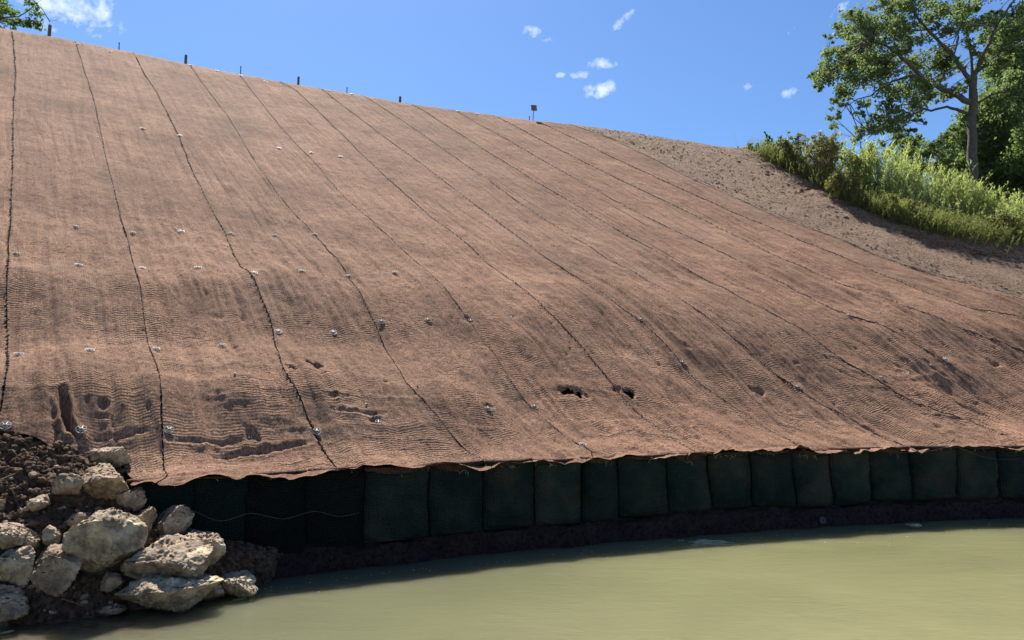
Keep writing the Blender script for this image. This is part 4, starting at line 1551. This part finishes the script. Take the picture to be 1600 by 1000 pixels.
BL = [(1290, 120, 20), (1273, 127, 9), (1275, 115, 8), (1283, 140, 8), (1300, 85, 15), (1306, 108, 16), (1318, 52, 14), (1306, 40, 8), (1298, 62, 7), (1335, 30, 22), (1325, 20, 8), (1360, 40, 22), (1303, 162, 10), (1302, 182, 10),
      (1299, 196, 7), (1320, 140, 16), (1318, 158, 10), (1345, 120, 22), (1340, 90, 22), (1370, 90, 22), (1365, 120, 20), (1390, 110, 20), (1395, 60, 22), (1390, 30, 22), (1420, 40, 20),
      (1375, 5, 16), (1400, 5, 18), (1430, 10, 20), (1462, 18, 20), (1500, 15, 20), (1515, 40, 16), (1350, 205, 13), (1337, 214, 8), (1336, 226, 5), (1370, 187, 14), (1372, 205, 9), (1390, 197, 13),
      (1410, 182, 16), (1430, 165, 16), (1390, 150, 20), (1415, 140, 20), (1440, 140, 18), (1460, 152, 14), (1480, 148, 12), (1430, 95, 18), (1460, 98, 18), (1470, 78, 14), (1477, 112, 15),
      (1482, 45, 15), (1510, 70, 12), (1545, 35, 14), (1563, 22, 11), (1552, 82, 14), (1537, 58, 12), (1562, 102, 15), (1582, 50, 16), (1592, 18, 18), (1500, 140, 10), (1352, 163, 10),
      (1402, 212, 9), (1425, 205, 8), (1441, 190, 8), (1450, 125, 12), (1335, 70, 16), (1355, 62, 16), (1410, 72, 16), (1440, 62, 14), (1450, -20, 28), (1500, -30, 32), (1550, -20, 26), (1400, -15, 22),
      (1480, -65, 34), (1535, -60, 30), (1590, -30, 26), (1340, 178, 8), (1395, 90, 16), (1322, 95, 14), (1535, 95, 10), (1575, 75, 14), (1610, 40, 20), (1620, 85, 20), (1372, 66, 15), (1432, 120, 16),
      (1400, 175, 12), (1480, 95, 10), (1468, 130, 10), (1500, 105, 10), (1520, 10, 14), (1380, 168, 10), (1430, 180, 10), (1450, 36, 14), (1316, 78, 10), (1290, 100, 10), (1330, 120, 12)]
rn_ = random.Random(21)
blobs = []
for (x, y, r) in BL:
    frac = 1 - min(1, abs(x - 1520) / 260)
    sp = 1.0 + 4.0 * frac
    d = DO + rn_.uniform(-sp, sp)
    blobs.append((at_d(x, y, d), r * d / F))
for (x, y, r) in BL:
    jj = 16 if x > 1335 else 7
    x, y = x + rn_.uniform(-jj, jj), y + rn_.uniform(-jj, jj) * .9
    if 1430 < x < 1475 and 48 < y < 72 or 1440 < x < 1512 and 168 < y:
        continue
    d = DO + rn_.uniform(-4, 4)
    blobs.append((at_d(x, y, d), r * .7 * d / F))
make_tree("oak_tree", "big oak with grey trunk and wide leafy limbs rising behind the weeds at right", gb_, oak_trunk,
          [(PX(p_, DO, dy), r0, r1) for p_, r0, r1, dy in LIMB], blobs, L_OAK, M_BARK, leaf=.18, dens=4.2, seed=5)


def blob_tree(label, px, d, blobs_px, mat, seed, dens=1.0, leaf=.2, name="leafy_tree", r=.2, ztop=None, group="trees behind the weeds", fill=1):
    rn2 = random.Random(seed)
    g0 = ground_at(px, d)
    bl = []
    for (x, y, rr) in blobs_px:
        for _ in range(fill):
            dd = d + rn2.uniform(-2.2, 2.2)
            bl.append((at_d(x + rn2.uniform(-4, 4), y + rn2.uniform(-4, 4), dd), rr * 1.15 * dd / F))
    ymin = min(b_[1] for b_ in blobs_px)
    top = at_d(px + rn2.uniform(-12, 12), ymin + 38, d)
    mid_ = g0.lerp(top, .5) + Vector((rn2.uniform(-.3, .3), 0, 0))
    limbs = []
    for k in range(7):
        q = g0.lerp(top, rn2.uniform(.3, .85))
        b_ = rn2.choice(bl)[0]
        limbs.append(([q, q.lerp(b_, .5) + Vector((0, 0, .3)), b_], r * .4, .02))
    return make_tree(name, label, g0, ([g0 - Vector((0, 0, .3)), mid_, top], r, r * .12), limbs, bl, mat, M_BARK, leaf=leaf, dens=dens, seed=seed, group=group)


def fill_blobs(x0, x1, ytop, ybot, r, n_, seed):
    rn3 = random.Random(seed)
    out = []
    for _ in range(n_):
        x = rn3.uniform(x0, x1)
        yt = np.interp(x, [p[0] for p in ytop], [p[1] for p in ytop])
        y = yt + r * .7 + (ybot - yt - r) * rn3.random()
        out.append((x, y, r * rn3.uniform(.6, 1.2)))
    return out


blob_tree("low leafy tree left of the oak trunk, its crown touching the weeds", 1440, 48, [(1400, 205, 9), (1412, 215, 12), (1400, 232, 12), (1425, 228, 14), (1415, 247, 13), (1440, 243, 14), (1430, 262, 12), (1455, 255, 14), (1462, 225, 10),
          (1475, 208, 9), (1480, 228, 13), (1495, 215, 14), (1500, 240, 15), (1475, 262, 14), (1505, 262, 12), (1390, 240, 8), (1395, 222, 7), (1468, 240, 12), (1450, 270, 10), (1490, 280, 10), (1490, 198, 8), (1378, 226, 7), (1402, 198, 6), (1432, 214, 9), (1450, 232, 11), (1486, 244, 11), (1420, 238, 11), (1462, 268, 12), (1400, 258, 9)], L_DARK, 31, 3.6, .2, fill=1)
blob_tree("mid green tree right of the oak trunk with foliage down to the weeds", 1560, 50, fill_blobs(1500, 1600, [(1500, 195), (1530, 150), (1560, 110), (1600, 90)], 320, 16, 120, 3), L_OAK, 33, 2.6, .2)
blob_tree("tall dark tree at the right photo edge behind the oak", 1592, 53, fill_blobs(1548, 1680, [(1548, 40), (1575, 15), (1600, -10), (1680, -20)], 330, 19, 200, 4), L_DARK, 35, 2.6, .2, r=.3)
blob_tree("dark tree filling the background at the lower right photo edge", 1640, 47, fill_blobs(1565, 1720, [(1565, 230), (1600, 190), (1720, 170)], 335, 16, 60, 8), L_DARK, 37, 3.2, .2)
blob_tree("yellow green undergrowth tree directly behind the oak trunk base", 1530, 56, fill_blobs(1470, 1600, [(1470, 250), (1520, 215), (1600, 230)], 330, 14, 60, 9), L_LIGHT, 39, 2.6, .2)
# leafy tree beyond the crest at the upper left
g0 = Vector((at_d(-30, 40, 42).x, 42, 17.2))
tl = [(4, 8, 10), (14, 22, 10), (4, 30, 12), (26, 34, 8), (38, 36, 7), (48, 8, 9), (55, 20, 8), (52, 33, 9), (62, 38, 6), (40, 40, 7), (58, 8, 5), (47, -4, 7), (-12, 10, 18), (-20, 35, 18), (-35, -10, 24), (-60, 15, 26), (-45, -40, 26),
      (-10, -20, 14), (-85, 20, 24), (-80, -25, 24), (18, 37, 7), (50, 42, 6), (2, -6, 8)]
rn4 = random.Random(61)
bl = [(at_d(x, y, 42 + rn4.uniform(-1.5, 1.5)), r * 1.35 * 42 / F) for x, y, r in tl]
make_tree("leafy_tree", "pale green leafy tree peeking over the crest at the upper left corner", g0,
          ([g0 - Vector((0, 0, .5)), at_d(-35, 10, 42), at_d(-40, -40, 42)], .16, .06),
          [([at_d(-33, 20, 42), at_d(0, 28, 42), at_d(30, 26, 42), at_d(50, 12, 42), at_d(58, 4, 42)], .05, .015), ([at_d(0, 28, 42), at_d(30, 34, 42), at_d(60, 38, 42)], .03, .01),
           ([at_d(-36, 0, 42), at_d(-15, -10, 42), at_d(5, 5, 42)], .05, .015), ([at_d(-38, -20, 42), at_d(-70, -10, 42)], .05, .015)],
          bl, L_LIGHT, M_BARK, leaf=.16, dens=3.0, seed=63)

# ------------------------------------------------------------------ weeds on the natural bank
def blades(pos, hgt, nleaf, rng, spread=.10, lw=.012, lean=None):
    """upright weed plants: stem plus many narrow rising leaves; arrays"""
    Vs = []
    N = len(pos)
    for j in range(nleaf):
        t = rng.uniform(.05, 1.0, N) ** .8
        az = rng.uniform(0, 2 * np.pi, N)
        L = (0.30 - .16 * t) * rng.uniform(.7, 1.3, N) * (hgt / 1.2)
        st = pos + np.stack([lean[:, 0] * t ** 1.6, lean[:, 1] * t ** 1.6, hgt * t], 1)
        d = np.stack([np.cos(az) * .55, np.sin(az) * .55, .8 + 0 * az], 1)
        d /= np.linalg.norm(d, axis=1)[:, None]
        side = np.stack([-np.sin(az), np.cos(az), 0 * az], 1) * (lw * rng.uniform(.7, 1.5, N))[:, None]
        mid_ = st + d * L[:, None] * .5
        tip = st + d * L[:, None] * .9 + np.array([0, 0, -1]) * (L * .12)[:, None] + np.stack([np.cos(az), np.sin(az), 0 * az], 1) * (L * .15)[:, None]
        Vs.append(np.stack([st, mid_ + side, tip, mid_ - side], 1))
    # stems: two crossed slivers
    for az0 in (0, 1.57):
        sd = np.array([math.cos(az0), math.sin(az0), 0]) * .006
        top = pos + np.stack([lean[:, 0], lean[:, 1], hgt], 1)
        Vs.append(np.stack([pos - sd, pos + sd, top + sd * .3, top - sd * .3], 1))
    V = np.concatenate(Vs).reshape(-1, 3)
    return V, np.arange(len(V)).reshape(-1, 4)


rng = np.random.default_rng(8)
cu = rng.uniform(20.0, 40, 30000)
cs = rng.uniform(4.0, 17.5, 30000)
vd = veg_mask(cu, cs)
ok = (vd > 0.12) & (cs < crest(cu) + 3.0)
cu, cs, vd = cu[ok], cs[ok], vd[ok]
dens_ = fbm(cu * .9, cs * .9, 0, 221, 3)
ok = rng.random(len(cu)) < (.45 + .35 * dens_)
cu, cs, vd = cu[ok][:5200], cs[ok][:5200], vd[ok][:5200]
pos = surf(cu, cs, .18)
hg = (.78 + .36 * np.clip(vd, 0, 2) / 2 + .25 * fbm(cu * .5, cs * .5, 0, 223, 2)) * rng.uniform(.7, 1.2, len(cu)) * (.28 + .72 * smooth(0, 1.9, vd)) * (1 + .35 * fbm(cu * 1.3, cs * 1.3, 0, 227, 2))
ln = np.stack([rng.normal(.02, .22, len(cu)) + .15 * fbm(cu * .8, cs * .8, 0, 229, 2), rng.normal(-.10, .2, len(cu))], 1) * hg[:, None]
V, Fc = blades(pos, hg, 30, rng, lean=ln, lw=.012)
wd = mesh_np("tall_weeds", V, Fc, L_WEED, None, smooth_shade=False)
tag(wd, "tall yellow green weeds covering the natural bank right of the bare soil", "weeds", kind="stuff")
# drooping dead grass hanging over the cut edge
Ng = 3400
t = rng.uniform(0.3, len(BANK) - 1.01, Ng)
j = t.astype(int)
fr = t - j
gu = BANK[j, 0] * (1 - fr) + BANK[j + 1, 0] * fr + rng.normal(0.05, .22, Ng)
gs = BANK[j, 1] * (1 - fr) + BANK[j + 1, 1] * fr + rng.normal(0.0, .42, Ng)
pos = surf(gu, gs, .15)
hg = rng.uniform(.25, .6, Ng)
ln = np.stack([rng.normal(.12, .25, Ng), rng.normal(-.38, .2, Ng)], 1)
V, Fc = blades(pos, hg, 9, rng, lean=ln, lw=.012)
dg = mesh_np("short_grass", V, Fc, leaf_material("dead_grass", (.085, .095, .045), (.21, .225, .11), .45), None, smooth_shade=False)
tag(dg, "low dull green grass hanging over the cut edge below the taller weeds", "grass", kind="stuff")


def shrub(label, px, py, w, h, d_off, mat, seed, n_=9, leaf=.10, name="shrub", tall=0):
    u, s = solve(px, py + h * .45, z_plain)
    s = min(s, float(crest(u)) + .6) + d_off
    r = ray(px, py)
    r = r / r[1]
    for _ in range(10):
        u = r[0] * (float(Yw(u)) + s) - DX * s
    b0 = Vector(surf(u, s))
    d = b0.y
    e = empty(name, b0)
    rn5 = random.Random(seed)
    rg5 = np.random.default_rng(seed)
    W, Ht = w * d / F, h * d / F
    top = at_d(px, py - h / 2, d)
    mb = MB()
    cen, rad = [], []
    for k in range(n_):
        tx, tz = rn5.uniform(-.5, .5) * W, top.z - rn5.random() * Ht * .35 + (rn5.random() ** 3) * tall
        tp = Vector((b0.x + tx, b0.y + rn5.uniform(-.4, .4) * W, max(tz, b0.z + .2)))
        st_ = b0 + Vector((tx * .25, 0, -.1))
        md_ = st_.lerp(tp, .55) + Vector((rn5.gauss(0, .06), rn5.gauss(0, .06), .05))
        mb.tube([st_, md_, tp], [.018, .013, .006], 4)
        for q in (.45, .7, .9, 1.0):
            cen.append(tuple(st_.lerp(tp, q)))
            rad.append(W * .17 * (1.25 - q * .6))
    mb.build("stems", M_TWIG, e)
    V, Fc = leaf_cloud(cen, rad, [44] * len(cen), leaf, rg5, 1.0)
    mesh_np("foliage", V - np.array(b0), Fc, mat, e, smooth_shade=False)
    tag(e, label, "shrub", "shrubs along the weedy bank")


shrub("tiny round green bush on the crest left of the weeds", 1177, 233, 18, 16, 0.3, L_LIGHT, 71, 8, .09)
shrub("small green bush with thin bare shoots at the start of the weeds", 1208, 234, 30, 26, .2, L_LIGHT, 72, 9, .09, tall=.5)
shrub("dark olive brush clump, leftmost tall mass of the weedy bank", 1240, 244, 52, 60, .0, L_BRUSH, 73, 22, .085)
shrub("dense brown green brush with leafy shoots on top, right of the olive clump", 1284, 256, 66, 84, .0, L_BRUSH, 74, 34, .085, tall=.4)
shrub("dark shaded brush low on the cut edge above the bare soil", 1318, 296, 60, 52, .1, L_BRUSH, 75, 26, .085)
shrub("yellow green feathery bush standing tall in the left part of weeds", 1342, 268, 60, 76, .3, L_WEED, 76, 34, .085)
shrub("dark brush under the weeds at the middle of the cut edge", 1412, 332, 62, 42, .0, L_BRUSH, 77, 22, .085)
shrub("dry dark brush at the foot of the weeds near the right edge", 1560, 360, 70, 40, .1, L_BRUSH, 78, 20, .085)

# ------------------------------------------------------------------ twigs, leaf and debris
def on_bank(px, py, lift=.02):
    r = Vector(ray(px, py)).normalized()
    h_ = bvh.ray_cast(Vector((0, 0, HC)), r)[0]
    if h_ is None:
        h_ = at_z(px, py, 0)
    return h_ + Vector((0, -lift, lift))


for pts, rad, lab in [([(70, 742), (95, 733), (130, 722), (150, 712)], .006, "long thin twig lying on the soil left of the topmost boulders"),
                      ([(0, 756), (15, 750), (28, 745)], .009, "short pale stick on the soil near the left photo edge"),
                      ([(25, 820), (48, 827), (70, 836)], .007, "pale twig lying over the left edge boulders"),
                      ([(20, 765), (28, 785), (38, 805), (35, 812)], .004, "fine forked root hanging down the soil at left"),
                      ([(98, 938), (120, 945), (140, 952)], .005, "thin dark twig at the muddy lower left shore")]:
    w3 = [on_bank(x, y, .05 if rad > .0055 else .03) + Vector((0, -.10 if 820 <= y <= 836 else 0, 0)) for x, y in pts]
    mb = MB()
    mb.tube(w3, [rad * (1 - .5 * i / len(w3)) for i in range(len(w3))], 5)
    mid_ = w3[len(w3) // 2]
    mb.tube([mid_, mid_ + Vector((.05, -.02, .04)), mid_ + Vector((.09, -.03, .035))], [rad * .5, rad * .4, rad * .2], 4)
    o = mb.build("twig", M_TWIG)
    tag(o, lab, "twig", "twigs among the boulders")


def flat_leaf(px, py, w, mat, label, name="fallen_leaf", cat="leaf", ang=0.2):
    p_ = at_z(px, py, .006)
    n_ = 9
    vs, fs = [], []
    for i in range(n_):
        t = i / (n_ - 1)
        ww = w * .28 * math.sin(math.pi * min(1, t * .92 + .05)) ** .8
        x = (t - .5) * w
        for k, f_ in enumerate((-1, 0, 1)):
            vs.append((x * math.cos(ang) - f_ * ww * math.sin(ang), x * math.sin(ang) + f_ * ww * math.cos(ang), .012 * abs(f_) + .015 * t * t))
    for i in range(n_ - 1):
        for k in (0, 1):
            a = i * 3 + k
            fs.append((a, a + 1, a + 4, a + 3))
    o = mesh_np(name, vs, fs, mat)
    o.location = p_
    md = o.modifiers.new("thickness", 'SOLIDIFY')
    md.thickness = .003
    tag(o, label, cat)


M_YL = plain("yellow_leaf", (.42, .36, .12), .6)
flat_leaf(374, 938, .17, M_YL, "curled yellow leaf floating just right of the grooved boulder")
flat_leaf(10, 990, .14, M_YL, "pale leaf floating in the bottom left corner of the water", ang=.5)
# submerged straw tuft and floating flecks
mb = MB()
for _ in range(60):
    c0 = at_z(rc.gauss(1098, 14), rc.gauss(847, 2.5), .004)
    a = rc.gauss(.2, .5)
    L = rc.uniform(.05, .2)
    mb.tube([c0, c0 + Vector((math.cos(a) * L, math.sin(a) * L * .5, .006)), c0 + Vector((math.cos(a) * 2 * L, math.sin(a) * L, -.01))], [.004, .004, .002], 4)
o = mb.build("straw_tuft", M_STRAW)
tag(o, "tuft of yellow straw floating at the foot of the wall", "straw")
mb = MB()
for _ in range(90):
    px = rc.uniform(380, 1600)
    py = float(np.interp(px, [380, 500, 775, 1075, 1600], [922, 900, 870, 840, 814])) + abs(rc.gauss(0, 9)) + 2
    c0 = at_z(px, py, .003)
    a, L = rc.uniform(0, 3.1), rc.uniform(.006, .022)
    mb.tube([c0, c0 + Vector((math.cos(a) * L, math.sin(a) * L, .002))], [.005, .004], 4)
o = mb.build("floating_flecks", M_STRAW)
tag(o, "tiny pale flecks of debris floating along the foot of the wall", "debris", kind="stuff")
# round pipe end in the ledge
pe = at_d(1286, 813, float(Yw(wall_u(1286, 700))) - .50)
e = empty("drain_pipe", pe)
mb = MB()
sg2 = 20
ring_ = [(pe.x + math.cos(2 * math.pi * k / sg2) * .055, pe.y, pe.z + math.sin(2 * math.pi * k / sg2) * .055) for k in range(sg2 + 1)]
mb.tube(ring_, [.008] * (sg2 + 1), 6, cap=False)
mb.build("rim", plain("pipe_grey", (.12, .13, .11), .6), e)
mb = MB()
mb.tube([(pe.x, pe.y + .005, pe.z), (pe.x, pe.y + .3, pe.z + .02)], [.052, .052], 16)
mb.build("pipe", M_DARKPL, e)
tag(e, "faint round pipe end in the dark ledge just above the water at right", "pipe")
# bits of white debris on the blankets
for (x, y, lab) in [(652, 600, "tiny white stone on the blanket beside the fifth seam"), (572, 625, "tiny white chip low on the fourth strip"), (367, 584, "tiny white chip below the grey anchor plate")]:
    u, s = solve(x, y, z_prof)
    z = float(relief(np.array([[u]]), np.array([[s]]))[0, 0])
    vv = cv * (1 + .3 * noise(cv[:, 0] * 2 + x, cv[:, 1] * 2, cv[:, 2] * 2, 5))[:, None] * .017
    o = mesh_np("pebble", vv, cf, M_WHITE, None, smooth_shade=False)
    o.location = Vector(surf(u, s, z + .02))
    tag(o, lab, "pebble")
print("objects", len(bpy.data.objects), "verts", sum(len(m_.vertices) for m_ in bpy.data.meshes))
